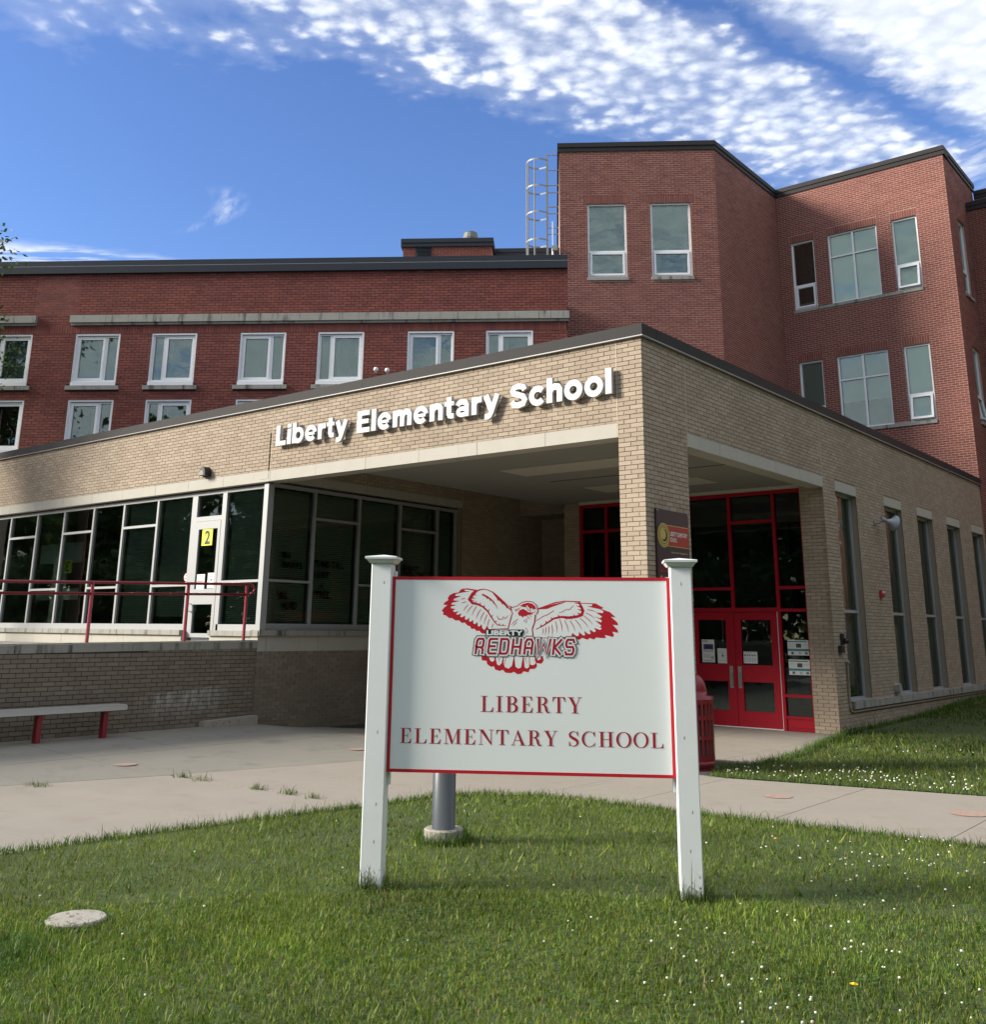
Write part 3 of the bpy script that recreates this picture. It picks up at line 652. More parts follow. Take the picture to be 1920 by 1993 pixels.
# inner pair of doors seen through the glass
FI = Fr((0, 1.6), (1, 0), (0, -1))
for a in (-19.2, -17.85):
    m = MB()
    for (p, q, c, d) in ((a, a + 0.28, 1.53, 3.75), (a + 1.0, a + 1.3, 1.53, 3.75), (a + 0.28, a + 1.0, 1.53, 1.72), (a + 0.28, a + 1.0, 2.35, 2.62), (a + 0.28, a + 1.0, 3.25, 3.75)): m.box(FI, p, q, -0.04, 0.0, c, d)
    m.build('inner_door', M_blind, tan)
# --- tall side windows
for i, (a, b) in enumerate(RW):
    m = MB(); frame_rect(m, FRI, a, b, 0.53, 4.343, 0.055, -0.20, -0.12); m.box(FRI, a + 0.055, b - 0.055, -0.20, -0.12, 2.10, 2.155); m.box(FRI, a, b, -0.12, 0.02, 0.53, 0.55)
    wd = m.build('window', M_alu, tan); panes(wd, FRI, [(a + 0.055, b - 0.055, 0.585, 2.10), (a + 0.055, b - 0.055, 2.155, 4.288)], -0.155, M_glass)
    m = MB()
    for k in range(14): u = b - 0.06 - k * 0.028; m.face([FRI.P(u, -0.24 - 0.02 * (k % 2), 0.6), FRI.P(u - 0.028, -0.24 - 0.02 * ((k + 1) % 2), 0.6), FRI.P(u - 0.028, -0.24 - 0.02 * ((k + 1) % 2), 4.28), FRI.P(u, -0.24 - 0.02 * (k % 2), 4.28)])
    m.build('curtain', M_blind, wd)
    if i >= 2: boxo('paper_tab', M_paper, wd, FRI, a + 0.06, a + 0.30, -0.153, -0.151, 2.60, 2.74)

# ================================================================== RAMP WALL AND RAIL
rampw = thing('ramp_wall', (-7.93, -4, 0), 'dark brown brick ramp wall with stained limestone cap behind the bench', 'wall')
def zc(y): return 1.511 + (y + 0.07) * 0.0105
items = [(FWW, *r) for r in course_rects(-9.2, -0.012, 0.02, 1.37, TL, 0.066, 0.010, [], 0.06)]
items = [it for it in items if it[4] < zc((it[1] + it[2]) / 2) - 0.139 + 0.02]
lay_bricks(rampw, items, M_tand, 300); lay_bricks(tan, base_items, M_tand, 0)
w = MB(); w.face([FWW.P(-9.2, -0.010, -0.1), FWW.P(0, -0.010, -0.1), FWW.P(0, -0.010, 1.40), FWW.P(-9.2, -0.010, 1.33)]); w.box(WF, -8.2, -7.96, -9.2, -0.01, -0.1, 1.30); w.build('core', M_mdark, rampw)
cuts = [-9.2, -8.3, -7.3, -6.3, -5.35, -4.37, -3.49, -2.46, -1.42, -0.005]
for a, b in zip(cuts, cuts[1:]):
    m = MB(); a += 0.004; b -= 0.004; q = [FWW.P(u, ww_, zc(u) - dz_) for dz_ in (0.138, 0.0) for (u, ww_) in ((a, -0.30), (b, -0.30), (b, 0.004), (a, 0.004))]
    for f in ((0, 1, 5, 4), (1, 2, 6, 5), (2, 3, 7, 6), (3, 0, 4, 7), (4, 5, 6, 7), (0, 1, 2, 3)): m.face([q[i] for i in f])
    m.build('cap_stone', M_limed, rampw)
m = MB()
m.prism([(-19.3, -0.02), (-19.3, -4), (-8.24, -9.2), (-8.24, -0.02)], 1.0, lambda x, y: 1.37); m.build('deck', M_concd, rampw)
m = MB()
for a, b in zip(cuts, cuts[1:]): m.box(FWW, a, b, 0.0045, 0.006, zc(a) - 0.018, zc(a) - 0.004)
m.build('cap_edge', M_lime, rampw)
fs = MB(); fs.prism([(-7.925, -1.1), (-7.78, -1.1), (-7.76, -0.02), (-7.925, -0.02)], 0.0, lambda x, y: 0.22 + (y + 1.1) * 0.04); fs.build('footing', M_concb, rampw)
rail = thing('handrail', (-7.93, -4, 1.5), 'dark red pipe handrail with two rails on top of the brick ramp wall', 'handrail')
def zt(y): return 2.469 + (y + 0.275) * 0.0296
def zl(y): return 2.292 + (y + 0.25) * 0.027
xr_ = -8.0
m = MB(); m.tube([(xr_, y, zt(y)) for y in (-9.2, -4, -0.27)] + [(xr_, -0.17, zt(-.2) - 0.01), (xr_, -0.10, 2.43), (xr_, -0.085, 2.385), (xr_, -0.10, 2.33), (xr_, -0.17, zl(-.2) + 0.008)], 0.024, 10); m.build('top_rail', M_rail, rail, True)
m = MB(); m.tube([(xr_, -9.2, zl(-9.2)), (xr_, -0.17, zl(-.17))], 0.022, 10); m.build('lower_rail', M_rail, rail, True)
for y in (-8.4, -6.7, -4.98, -3.22, -1.475, -0.255): m = MB(); m.tube([(xr_, y, zc(y) - 0.05), (xr_, y, zt(y))], 0.027, 10); m.build('post', M_rail, rail, True)

# ================================================================== LONG RED WING
ang = math.radians(35.1); D2 = np.array([math.cos(ang), math.sin(ang)]); N2 = np.array([-math.sin(ang), math.cos(ang)]); CO = np.array([-5.275, 13.78])
def plane(c): o = CO + N2 * (c - N2 @ CO); return Fr(tuple(o), tuple(D2), tuple(-N2))
FG = plane(11.15)
wing = thing('red_brick_wing', tuple(FG.P(-12, -5, 0)), 'long dark red brick school wing with rows of white windows and a limestone band', 'building')
GT = [(-19.79, 0), (-17.41, 1), (-15.355, 0), (-12.99, 1), (-10.94, 0), (-8.60, 1), (-6.57, 0)]
wop = [(u, u + 1.215, 7.755, 9.168) for u, f in GT] + [(u, u + 1.215, 5.975, 7.388) for u, f in GT]
sop = [(u - 0.1, u + 1.315, 7.635, 7.76) for u, f in GT]
BH, BL, BJ = 0.0703, 0.213, 0.011
items = [(FG, *r) for r in course_rects(-22.5, -4.47, 5.4, 9.165, BL, BH, BJ, wop + sop)]
items += [(FG, *r) for r in course_rects(-22.5, -4.47, 9.66, 10.82, BL, BH, BJ, [])]
items += [(FG, *r) for r in course_rects(-18.49, -17.585, 9.39, 9.655, BL, BH, BJ, [])]
u = -22.5
while u < -4.53: items.append((FG, u + 0.005, u + 0.065, 9.172, 9.385)); u += 0.0703
lay_bricks(wing, items, M_wing, 300, occl=lambda x, y, P: P[2] < 6.4)
w = MB(); mortar(w, FG, -22.5, -4.47, 5.42, 10.85, wop, reveal=0.16); mortar(w, FG, -22.5, -19.6, 0.0, 5.41)
w.face([FG.P(-18.62, -0.0085, 9.66), FG.P(-17.45, -0.0085, 9.66), FG.P(-17.45, -0.0085, 10.8), FG.P(-18.62, -0.0085, 10.8)], 1)
for q in ([(-22.5, -0.011), (-22.5, -12)], [(-4.47, -0.011), (-4.47, -12)], [(-22.5, -12), (-4.47, -12)]):
    w.face([FG.P(*q[0], 5.42), FG.P(*q[1], 5.42), FG.P(*q[1], 10.85), FG.P(*q[0], 10.85)])
w.build('wall', [M_mwing, M_mtow], wing)
boxo('roof', M_roof, wing, FG, -22.4, -4.5, -11.9, -0.3, 10.5, 10.75)
copings(wing, FG, [-22.5, -19.4, -13.9, -8.2, -4.455], [(-0.4, 0.06, 11.035, 11.19), (-0.4, 0.095, 10.825, 11.018)], M_copeb)
boxo('coping_bead', M_drip, wing, FG, -22.5, -4.45, -0.1, 0.075, 11.019, 11.034)
stones(wing, M_limed, FG, [-17.575, -16.6, -15.6, -14.55, -13.5, -12.47, -11.42, -10.38, -9.35, -8.3, -7.28, -6.25, -5.2, -4.90, -4.42], -0.1, 0.10, 9.455, 9.655, name='band_stone')
stones(wing, M_limed, FG, [-22.5, -21.5, -20.5, -19.5, -18.498], -0.1, 0.10, 9.455, 9.655, name='band_stone')
boxo('band_moulding', M_limed, wing, FG, -17.55, -4.44, -0.1, 0.055, 9.392, 9.453); boxo('band_moulding', M_limed, wing, FG, -22.5, -18.51, -0.1, 0.055, 9.392, 9.453)
def wing_window(u0, z0, z1, flip, dark):
    u1 = u0 + 1.215; m = MB(); e = 0.004; a, b = u0 + e, u1 - e
    frame_rect(m, FG, a, b, z0 + 0.10, z1 - e, 0.045, -0.13, -0.015); frame_rect(m, FG, a + 0.045, b - 0.045, z0 + 0.13, z1 - 0.06, 0.035, -0.15, -0.07)
    m.box(FG, a, b, -0.15, 0.012, z0 + 0.005, z0 + 0.10)
    lo, hi = a + 0.08, b - 0.08; zb, zt_ = z0 + 0.165, z1 - 0.098
    sp_ = hi - 0.30 if flip else lo + 0.27
    m.box(FG, sp_ - 0.035, sp_ + 0.035, -0.15, -0.075, zb, zt_)
    sa, sb_ = (lo, sp_ - 0.035) if flip else (sp_ + 0.035, hi); na, nb = (sp_ + 0.035, hi) if flip else (lo, sp_ - 0.035)
    frame_rect(m, FG, sa, sb_, zb, zt_, 0.055, -0.145, -0.06)
    wd = m.build('window', M_white, wing)
    boxo('pane', M_glass, wd, FG, na, nb, -0.118, -0.11, zb, zt_); boxo('pane', M_glass, wd, FG, sa + 0.055, sb_ - 0.055, -0.108, -0.10, zb + 0.055, zt_ - 0.055)
    if not dark:
        boxo('blind', M_blind, wd, FG, lo, hi, -0.20, -0.195, zb, zt_)
    cu = (sb_ - 0.16) if flip else (sa + 0.16)
    boxo('blind_wand', M_white, wd, FG, cu - 0.009, cu + 0.009, -0.185, -0.165, zb + 0.06, zt_ - 0.12)
    if dark: m = MB(); m.face([FG.P(u0 - .5, -1.6, z0 - .5), FG.P(u1 + .5, -1.6, z0 - .5), FG.P(u1 + .5, -1.6, z1 + .5), FG.P(u0 - .5, -1.6, z1 + .5)]); m.build('room_back', M_dark, wd)
for u, f in GT:
    wing_window(u, 7.755, 9.168, f, False); boxo('sill', M_limed, wing, FG, u - 0.1, u + 1.315, -0.12, 0.06, 7.645, 7.752)
    if u < -10: wing_window(u, 5.975, 7.388, f, True)
for u, z, l in ((-9.36, 8.11, 'left of the pair of small white floodlights on the red wing wall'), (-9.07, 8.085, 'right of the pair of small white floodlights on the red wing wall')):
    f = thing('floodlight', FG.P(u, 0, z), l, 'floodlight', 'small floodlights on the red wing')
    m = MB(); m.tube([FG.P(u, 0.0, z - 0.06), FG.P(u, 0.10, z - 0.06), FG.P(u, 0.12, z)], 0.014); m.build('bracket', M_white, f)
    m = MB(); m.lathe(FG.P(u, 0.13, z - 0.05), [(0.0, 0), (0.045, 0.01), (0.065, 0.06), (0.05, 0.10), (0.0, 0.12)], 12); m.build('lamp_head', M_white, f, True)

# penthouse on the wing roof
FPH = plane(16.0)
ph = thing('rooftop_penthouse', FPH.P(-8.2, -1, 10.8), 'small red brick rooftop penthouse with dark coping and louvre above the long wing', 'penthouse')
items = [(FPH, *r) for r in course_rects(-9.56, -6.76, 11.6, 13.38, BL, 0.0677, BJ, [(-9.16, -8.66, 12.6, 13.37)])] + [(plane(17.0), *r) for r in course_rects(-7.0, -4.0, 12.0, 13.36, BL, 0.0677, BJ)]
lay_bricks(ph, items, M_tow, 120, occl=lambda x, y, P: y > 505)
w = MB(); w.box(FPH, -9.56, -6.76, -4, -0.01, 10.8, 13.4); w.box(plane(17.0), -6.74, -4.2, -4, -0.01, 10.8, 13.38); w.build('wall', M_mtow, ph)
copings(ph, FPH, [-9.63, -6.70], [(-4.05, 0.07, 13.51, 13.645), (-4.05, 0.05, 13.38, 13.50)], M_copeb); copings(ph, plane(17.0), [-6.70, -4.2], [(-4, 0.06, 13.53, 13.67), (-4, 0.05, 13.38, 13.52)], M_copeb)
m = MB()
for k in range(9): z = 12.98 + k * 0.043; m.face([FPH.P(-9.15, 0.03, z), FPH.P(-8.67, 0.03, z), FPH.P(-8.67, 0.004, z + 0.036), FPH.P(-9.15, 0.004, z + 0.036)])
m.box(FPH, -9.16, -8.66, -0.008, 0.002, 12.6, 13.37); m.build('louvre', M_copeb, ph)
vc = FPH.P(-7.47, -0.5, 13.645)
vt = thing('roof_ventilator', vc, 'grey metal roof ventilator with dark domed cap on the penthouse', 'roof vent')
m = MB(); m.box(FPH, -7.75, -7.19, -0.78, -0.22, 13.646, 13.70); m.build('base', M_white, vt)
m = MB(); m.lathe((vc[0], vc[1], 13.70), [(0.22, 0), (0.255, 0.13), (0.25, 0.145), (0.215, 0.31), (0.20, 0.315)], 14); m.build('hood', plain('vent_grey', (0.15, 0.165, 0.15), .6), vt)
m = MB(); m.lathe((vc[0], vc[1], 14.016), [(0.215, 0), (0.12, 0.05), (0.0, 0.085)], 14); m.build('cap', M_black, vt)

# ================================================================== RED BRICK TOWER
FTF, FTS, FT3, FTE = plane(float(N2 @ CO)), Fr((-5.275, 13.78), (0, 1), (1, 0)), Fr((0, 18.25), (1, 0), (0, -1)), Fr((0.03, 18.25), (0, 1), (1, 0))
PL = CO + D2 * -4.628
FTL = Fr(tuple(PL), tuple(N2), tuple(-D2))
tow = thing('red_brick_tower', (-5, 18, 0), 'taller red brick school block with folded front, pale mortar and white windows', 'building')
TF = [(-3.81, -2.66), (-1.95, -0.775)]
T3 = [(-4.868, -4.10), (-3.66, -2.103), (-1.662, -0.90)]
opf = [(a, b, 11.705, 14.03) for a, b in TF]; opfs = opf + [(a - .02, b + .02, 11.60, 11.71) for a, b in TF] + [(a - .14, b + .14, 14.03, 14.26) for a, b in TF]
op3 = [(a, b, z0, z0 + 2.30) for a, b in T3 for z0 in (11.705, 7.69)]
op3s = op3 + [(-4.892, -0.895, z - 0.108, z + 0.001) for z in (11.705, 7.69)] + [(a - .02, b + .02, z0 + 2.30, z0 + 2.53) for a, b in T3 for z0 in (11.705, 7.69)]
ope = [(0.94, 1.75, 11.58, 13.99), (0.94, 1.75, 7.68, 9.95)]
RH = 0.0672; RL = 0.2085; items = []
items += [(FTF, *r) for r in course_rects(-4.628, 0, 9.0, 15.70, RL, RH, 0.0140, opfs)]
items += [(FTS, *r) for r in course_rects(0, 4.47, 7.2, 15.70, RL, RH, 0.0140, [], 0.1)]
items += [(FT3, *r) for r in course_rects(-5.275, 0.03, 5.6, 15.70, RL, RH, 0.0140, op3s)]
items += [(FTE, *r) for r in course_rects(0, 3.4, 0.0, 15.70, RL, RH, 0.0140, ope, 0.05)]
def sold(fr, a, b, z0, z1):
    n = max(1, round((b - a) / 0.072)); s = (b - a) / n
    return [(fr, a + k * s + 0.005, a + (k + 1) * s - 0.005, z0, z1) for k in range(n)]
for a, b in TF: items += sold(FTF, a - .13, b + .13, 14.035, 14.255)
for a, b in T3:
    for z0 in (11.705, 7.69): items += sold(FT3, a - .015, b + .015, z0 + 2.305, z0 + 2.525)
lay_bricks(tow, items, M_tow, 300, occl=lambda x, y, P: P[2] < 6.2)
w = MB(); mortar(w, FTF, -4.628, 0, 0, 15.72, opf, w=-0.003, reveal=0.2); mortar(w, FTS, 0, 4.49, 0, 15.72, w=-0.003); mortar(w, FT3, -5.30, 0.03, 0, 15.72, op3, w=-0.003, reveal=0.2); mortar(w, FTE, 0, 3.4, 0, 15.72, ope, w=-0.003, reveal=0.2)
mortar(w, FTL, 0, 10, 0, 15.72, w=0.0)
w.build('wall', M_mtow, tow)
inn = tuple(PL + N2 * 10)
rf = MB(); rf.prism([tuple(PL + D2 * .05 + N2 * .05), tuple(CO + N2 * .05 - D2 * .05), (-5.35, 18.33), (-0.05, 18.33), (-0.05, 27), (-12, 27), inn], 15.5, 15.6); rf.build('roof', M_roof, tow)
tiers = [(-0.4, 0.06, 15.85, 15.992), (-0.4, 0.035, 15.715, 15.835)]
bead = lambda fr, a, b: boxo('coping_bead', M_black, tow, fr, a, b, -0.3, 0.02, 15.836, 15.849)
copings(tow, FTF, [-4.688, 0.035], tiers, M_cope); copings(tow, FTS, [0.0, 4.87], tiers, M_cope); copings(tow, FT3, [-5.213, 0.09], tiers, M_cope); copings(tow, FTE, [0.405, 3.5], tiers, M_cope); copings(tow, FTL, [0.41, 10], tiers, M_cope)
bead(FTF, -4.66, 0); bead(FTS, 0, 4.87); bead(FT3, -5.25, 0.03); bead(FTE, 0, 3.5)
for a, b in TF: boxo('sill', M_limed, tow, FTF, a - 0.02, b + 0.02, -0.15, 0.045, 11.60, 11.698)
for z in (11.705, 7.69): stones(tow, M_limed, FT3, [-4.89, -4.05, -3.68, -2.9, -2.07, -1.70, -0.897], -0.15, 0.04, z - 0.105, z - 0.008, name='sill')
boxo('sill', M_limed, tow, FTE, 0.92, 1.77, -0.15, 0.05, 11.48, 11.578); boxo('sill', M_limed, tow, FTE, 0.92, 1.77, -0.15, 0.05, 7.58, 7.678)
def tower_window(fr, u0, u1, z0, z1, kind, back, open_=False, half=None):
    m = MB(); e = 0.004; u0 += e; u1 -= e; z0 += e; z1 -= e; t = 0.052; wa, wb = -0.17, -0.075
    frame_rect(m, fr, u0, u1, z0, z1, t, wa, wb); cells = []
    if kind == 'sash':
        zs = z0 + 0.79; m.box(fr, u0 + t, u1 - t, wa, wb, zs, zs + 0.05)
        cells.append((u0 + t, u1 - t, zs + 0.05, z1 - t)); a, b = u0 + t + 0.012, u1 - t - 0.012
        wd = m.build('window', M_white, tow); s = MB(); off = 0.0
        s.v = []; frame_rect(s, fr, a, b, z0 + t + 0.01, zs - 0.008, 0.062, -0.14, -0.05)
        s.box(fr, a + 0.062, b - 0.062, -0.12, -0.115, z0 + 0.185, z0 + 0.20)
        if open_:   # hopper sash tilted outward at the foot
            top = zs - 0.008; s.v = [tuple(np.array(v) + fr.n * (top - v[2]) * 0.16) for v in s.v]
        sh = s.build('sash', M_white, wd)
        g = MB(); g.box(fr, a + 0.062, b - 0.062, -0.10, -0.092, z0 + t + 0.07, zs - 0.07)
        if open_: g.v = [tuple(np.array(v) + fr.n * (zs - 0.008 - v[2]) * 0.16) for v in g.v]
        g.build('pane', M_glass, wd)
    else:
        um, zm = (u0 + u1) / 2, z0 + 1.54; m.box(fr, um - 0.03, um + 0.03, wa, wb, z0 + t, z1 - t); m.box(fr, u0 + t, um - 0.03, wa, wb, zm - 0.025, zm + 0.025); m.box(fr, um + 0.03, u1 - t, wa, wb, zm - 0.025, zm + 0.025)
        for a, b in ((u0 + t, um - 0.03), (um + 0.03, u1 - t)): cells += [(a, b, z0 + t, zm - 0.025), (a, b, zm + 0.025, z1 - t)]
        wd = m.build('window', M_white, tow)
    for (a, b, c, d) in cells: boxo('pane', M_glass, wd, fr, a, b, -0.13, -0.122, c, d)
    if back: boxo('blind', back, wd, fr, u0 + 0.02, u1 - 0.02, -0.235, -0.23, (half or z0 + 0.03), z1 - 0.02)
    if not back or half: q = MB(); q.face([fr.P(u0 - .1, -.6, z0 - .1), fr.P(u1 + .1, -.6, z0 - .1), fr.P(u1 + .1, -.6, z1 + .1), fr.P(u0 - .1, -.6, z1 + .1)]); q.build('room_back', M_dark, wd)
for a, b in TF: tower_window(FTF, a, b, 11.705, 14.03, 'sash', M_blind)
tower_window(FT3, *T3[0], 11.705, 14.005, 'sash', None); tower_window(FT3, *T3[1], 11.705, 14.005, 'cross', M_shade); tower_window(FT3, *T3[2], 11.705, 14.005, 'sash', M_shade, True)
tower_window(FT3, *T3[0], 7.69, 9.99, 'sash', M_blind); tower_window(FT3, *T3[1], 7.69, 9.99, 'cross', M_blind, half=8.55); tower_window(FT3, *T3[2], 7.69, 9.99, 'sash', M_shade, True)
tower_window(FTE, 0.94, 1.75, 11.58, 13.99, 'sash', M_blind); tower_window(FTE, 0.94, 1.75, 7.68, 9.95, 'sash', M_blind, True)

# lower and higher blocks behind the right corner
for (y0, z1, x1, nm, lab, zz) in ((20.5, 14.9, 9.0, 'red_brick_annex', 'lower red brick annex joining the tower at the right edge of the view', 0.0), (21.75, 15.75, 9.0, 'red_brick_rear_block', 'rear red brick block just showing above the annex at the right edge', 14.0)):
    fr = Fr((0, y0), (1, 0), (0, -1)); an = thing(nm, (4, y0 + 2, 0), lab, 'building')
    lay_bricks(an, [(fr, *r) for r in course_rects(0.045, 4.5, max(2.0, zz), z1 - 0.28, RL, RH, 0.0140)], M_tow, 60)
    boxo('wall', M_mtow, an, fr, 0.035, x1, -6, -0.01, 0, z1 - 0.25); copings(an, fr, [0.04, x1], [(-6, 0.06, z1 - 0.14, z1), (-6, 0.04, z1 - 0.27, z1 - 0.15)], M_cope)

# caged ladder on the tower's flank
lad = thing('roof_ladder', tuple((*(PL + N2 * .5 - D2 * .4), 10.8)), 'galvanised caged ladder climbing the left flank of the red tower', 'ladder')
def LP(s, c, z): p = CO + D2 * s + N2 * c; return (p[0], p[1], z)
for c in (0.25, 0.72):
    m = MB(); m.box(Fr(tuple(CO + D2 * -5.0 + N2 * c), tuple(D2), tuple(N2)), -0.03, 0.03, -0.008, 0.008, 10.8, 15.79); m.build('rail', M_galv, lad)
z = 11.0; m = MB()
while z < 15.7:
    m = MB(); m.tube([LP(-5.0, 0.258, z), LP(-5.0, 0.712, z)], 0.011, 6); m.build('rung', M_galv, lad); z += 0.305
for z in (15.755, 15.47, 14.75, 14.51, 14.25, 14.03, 13.37, 13.17, 12.2, 11.9):
    c = 0.25 if int(z * 10) % 2 else 0.72; m = MB(); m.tube([LP(-4.99, c, z), LP(-4.66, c, z)], 0.016, 6); m.build('bracket', M_galv, lad)
def hoop(z):
    m = MB(); pts = [(-5.0, 0.25)] + [(-5.0 - 0.25 - 0.39 * math.sin(t), 0.485 - 0.37 * math.cos(t)) for t in np.linspace(0.0, math.pi, 13)] + [(-5.0, 0.72)]
    for (a, b), (c, d) in zip(pts, pts[1:]):
        for dz in (0,): m.face([LP(a, b, z - .025), LP(c, d, z - .025), LP(c, d, z + .025), LP(a, b, z + .025)]); k = 1.02; m.face([LP(a + .006, b, z - .025), LP(c + .006, d, z - .025), LP(c + .006, d, z + .025), LP(a + .006, b, z + .025)])
    m.build('hoop', M_galv, lad)
for z in (12.99, 13.87, 14.73, 15.59): hoop(z)
for t in (math.pi / 2, 0.35, math.pi - 0.35, 1.05, math.pi - 1.05):
    a, b = -5.25 - 0.38 * math.sin(t), 0.485 - 0.36 * math.cos(t); m = MB(); m.tube([LP(a, b, 15.61), LP(a, b, 12.95), LP(a + (0.03 if t == math.pi / 2 else 0), b, 12.3)], 0.017, 6); m.build('cage_bar', M_galv, lad)
ar = thing('roof_antenna', LP(-4.84, -0.05, 12.3), 'thin white aerial rod beside the ladder on the wing roof', 'antenna')
m = MB(); m.tube([LP(-4.84, -0.05, 10.8), LP(-4.84, -0.05, 12.6)], 0.03); m.tube([LP(-4.84, -0.05, 12.6), LP(-4.84, -0.05, 13.45)], 0.012, 6); m.build('rod', M_white, ar)
m = MB(); m.box(Fr(LP(-4.80, -0.09, 0)[:2], tuple(D2), tuple(-N2)), -0.06, 0.10, -0.05, 0.05, 12.52, 12.66); m.build('bracket', M_galv, ar)

# ================================================================== LETTERS ON THE CANOPY
sg = thing('raised_letter_sign', (-3.7, 0, 4.94), 'raised silver letters reading Liberty Elementary School on the tan canopy', 'sign')
def ell(cx, cy, rx, ry, a0, a1, n): return [(cx + rx * math.cos(math.radians(t)), cy + ry * math.sin(math.radians(t))) for t in np.linspace(a0, a1, n)]
AR = lambda x: [(x, .40), (x + .07, .56), (x + .19, .635), (x + .31, .60), (x + .365, .49), (x + .365, 0)]
BG = {'L': ([[(.13, 0), (.13, 1)], [(.0, .105), (.64, .105)]], [.26, .21], .66), 'E': ([[(.13, 0), (.13, 1)], [(.0, .895), (.66, .895)], [(.0, .51), (.61, .51)], [(.0, .105), (.68, .105)]], [.26, .21, .19, .21], .70),
      'l': ([[(.13, 0), (.13, 1)]], [.26], .26), 'i': ([[(.13, 0), (.13, .74)], [(.13, .82), (.13, 1)]], [.26, .26], .26), 'b': ([[(.13, 0), (.13, 1)], ell(.385, .37, .245, .285, 0, 360, 29)], [.25, .21], .74),
      'e': ([ell(.37, .37, .255, .285, 4, 318, 27), [(.16, .345), (.60, .345)]], [.21, .13], .73), 'r': ([[(.13, 0), (.13, .74)], [(.14, .38), (.19, .54), (.30, .61), (.47, .61)]], [.25, .22], .48), 't': ([[(.21, .16), (.21, .95)], [(.21, .24), (.235, .13), (.32, .10), (.44, .11)], [(.0, .645), (.44, .645)]], [.24, .20, .16], .45),
      'y': ([[(.115, .74), (.36, .07)], [(.615, .74), (.36, .02), (.29, -.12), (.20, -.165), (.07, -.155)]], [.25, .22], .72), 'm': ([[(.13, 0), (.13, .74)], AR(.13), AR(.495)], [.25, .23, .23], .985), 'n': ([[(.13, 0), (.13, .74)], [(p[0] * 1.12 - .015, p[1]) for p in AR(.13)]], [.25, .24], .66),
      'h': ([[(.13, 0), (.13, 1)], [(p[0] * 1.12 - .015, p[1]) for p in AR(.13)]], [.25, .24], .66), 'a': ([[(.10, .50), (.16, .61), (.31, .645), (.46, .60), (.52, .47), (.52, .0)], ell(.32, .215, .20, .135, 0, 360, 23)], [.21, .17], .66), 'o': ([ell(.37, .37, .255, .285, 0, 360, 31)], [.23], .74),
      'c': ([ell(.37, .37, .255, .285, 40, 320, 25)], [.23], .67), 'S': ([[(.64, .70), (.58, .84), (.38, .895), (.19, .85), (.125, .72), (.18, .61), (.38, .53), (.57, .45), (.645, .30), (.58, .15), (.38, .10), (.17, .15), (.10, .30)]], [.22], .76)}
def ribbon(mb, fr, pts, wd, w0, w1):
    closed = abs(pts[0][0] - pts[-1][0]) + abs(pts[0][1] - pts[-1][1]) < 1e-6
    if closed: pts = pts[:-1]
    P = [np.array(p, float) for p in pts]; n = len(P); L, R = [], []
    for i in range(n):
        a, c = (P[i - 1], P[(i + 1) % n]) if closed else (P[max(i - 1, 0)], P[min(i + 1, n - 1)])
        d1, d2 = P[i] - a, c - P[i]; d1 = d1 / (np.linalg.norm(d1) or 1); d2 = d2 / (np.linalg.norm(d2) or 1)
        if not d1.any(): d1 = d2
        if not d2.any(): d2 = d1
        n1, n2 = np.array([-d1[1], d1[0]]), np.array([-d2[1], d2[0]]); nn = n1 + n2; nn /= np.linalg.norm(nn) or 1; k = 1 / max(.8, float(nn @ n1)); L.append(P[i] + nn * wd / 2 * k); R.append(P[i] - nn * wd / 2 * k)
    for i in range(n if closed else n - 1):
        j = (i + 1) % n; q = lambda p, w: fr.P(p[0], w, p[1])
        mb.face([q(L[i], w1), q(R[i], w1), q(R[j], w1), q(L[j], w1)]); mb.face([q(L[i], w0), q(R[i], w0), q(R[j], w0), q(L[j], w0)])
        mb.face([q(L[i], w0), q(L[j], w0), q(L[j], w1), q(L[i], w1)]); mb.face([q(R[i], w0), q(R[j], w0), q(R[j], w1), q(R[i], w1)])
    if not closed:
        for i in (0, n - 1): mb.face([fr.P(L[i][0], w0, L[i][1]), fr.P(R[i][0], w0, R[i][1]), fr.P(R[i][0], w1, R[i][1]), fr.P(L[i][0], w1, L[i][1])])
for word, x0, x1 in (('Liberty', -7.655, -5.765), ('Elementary', -5.53, -2.43), ('School', -2.235, -0.425)):
    gap_ = .065; tot = sum(BG[c][2] for c in word) + gap_ * (len(word) - 1); sx = (x1 - x0) / tot; pen = 0.0
    for ch in word:
        st_, wd_, ad_ = BG[ch]; m = MB()
        for k, (p, w_) in enumerate(zip(st_, wd_)): ribbon(m, FL, [(x0 + (pen + a) * sx, 4.942 + b * 0.372) for a, b in p], w_ * (0.55 * 0.372 + 0.45 * sx), 0.05, 0.105 + 0.0003 * k)
        for a in (0.12, ad_ - .12): m.box(FL, x0 + (pen + a) * sx - .008, x0 + (pen + a) * sx + .008, 0.0, 0.051, 5.06, 5.075)
        m.build('letter', M_letter, sg); pen += ad_ + gap_

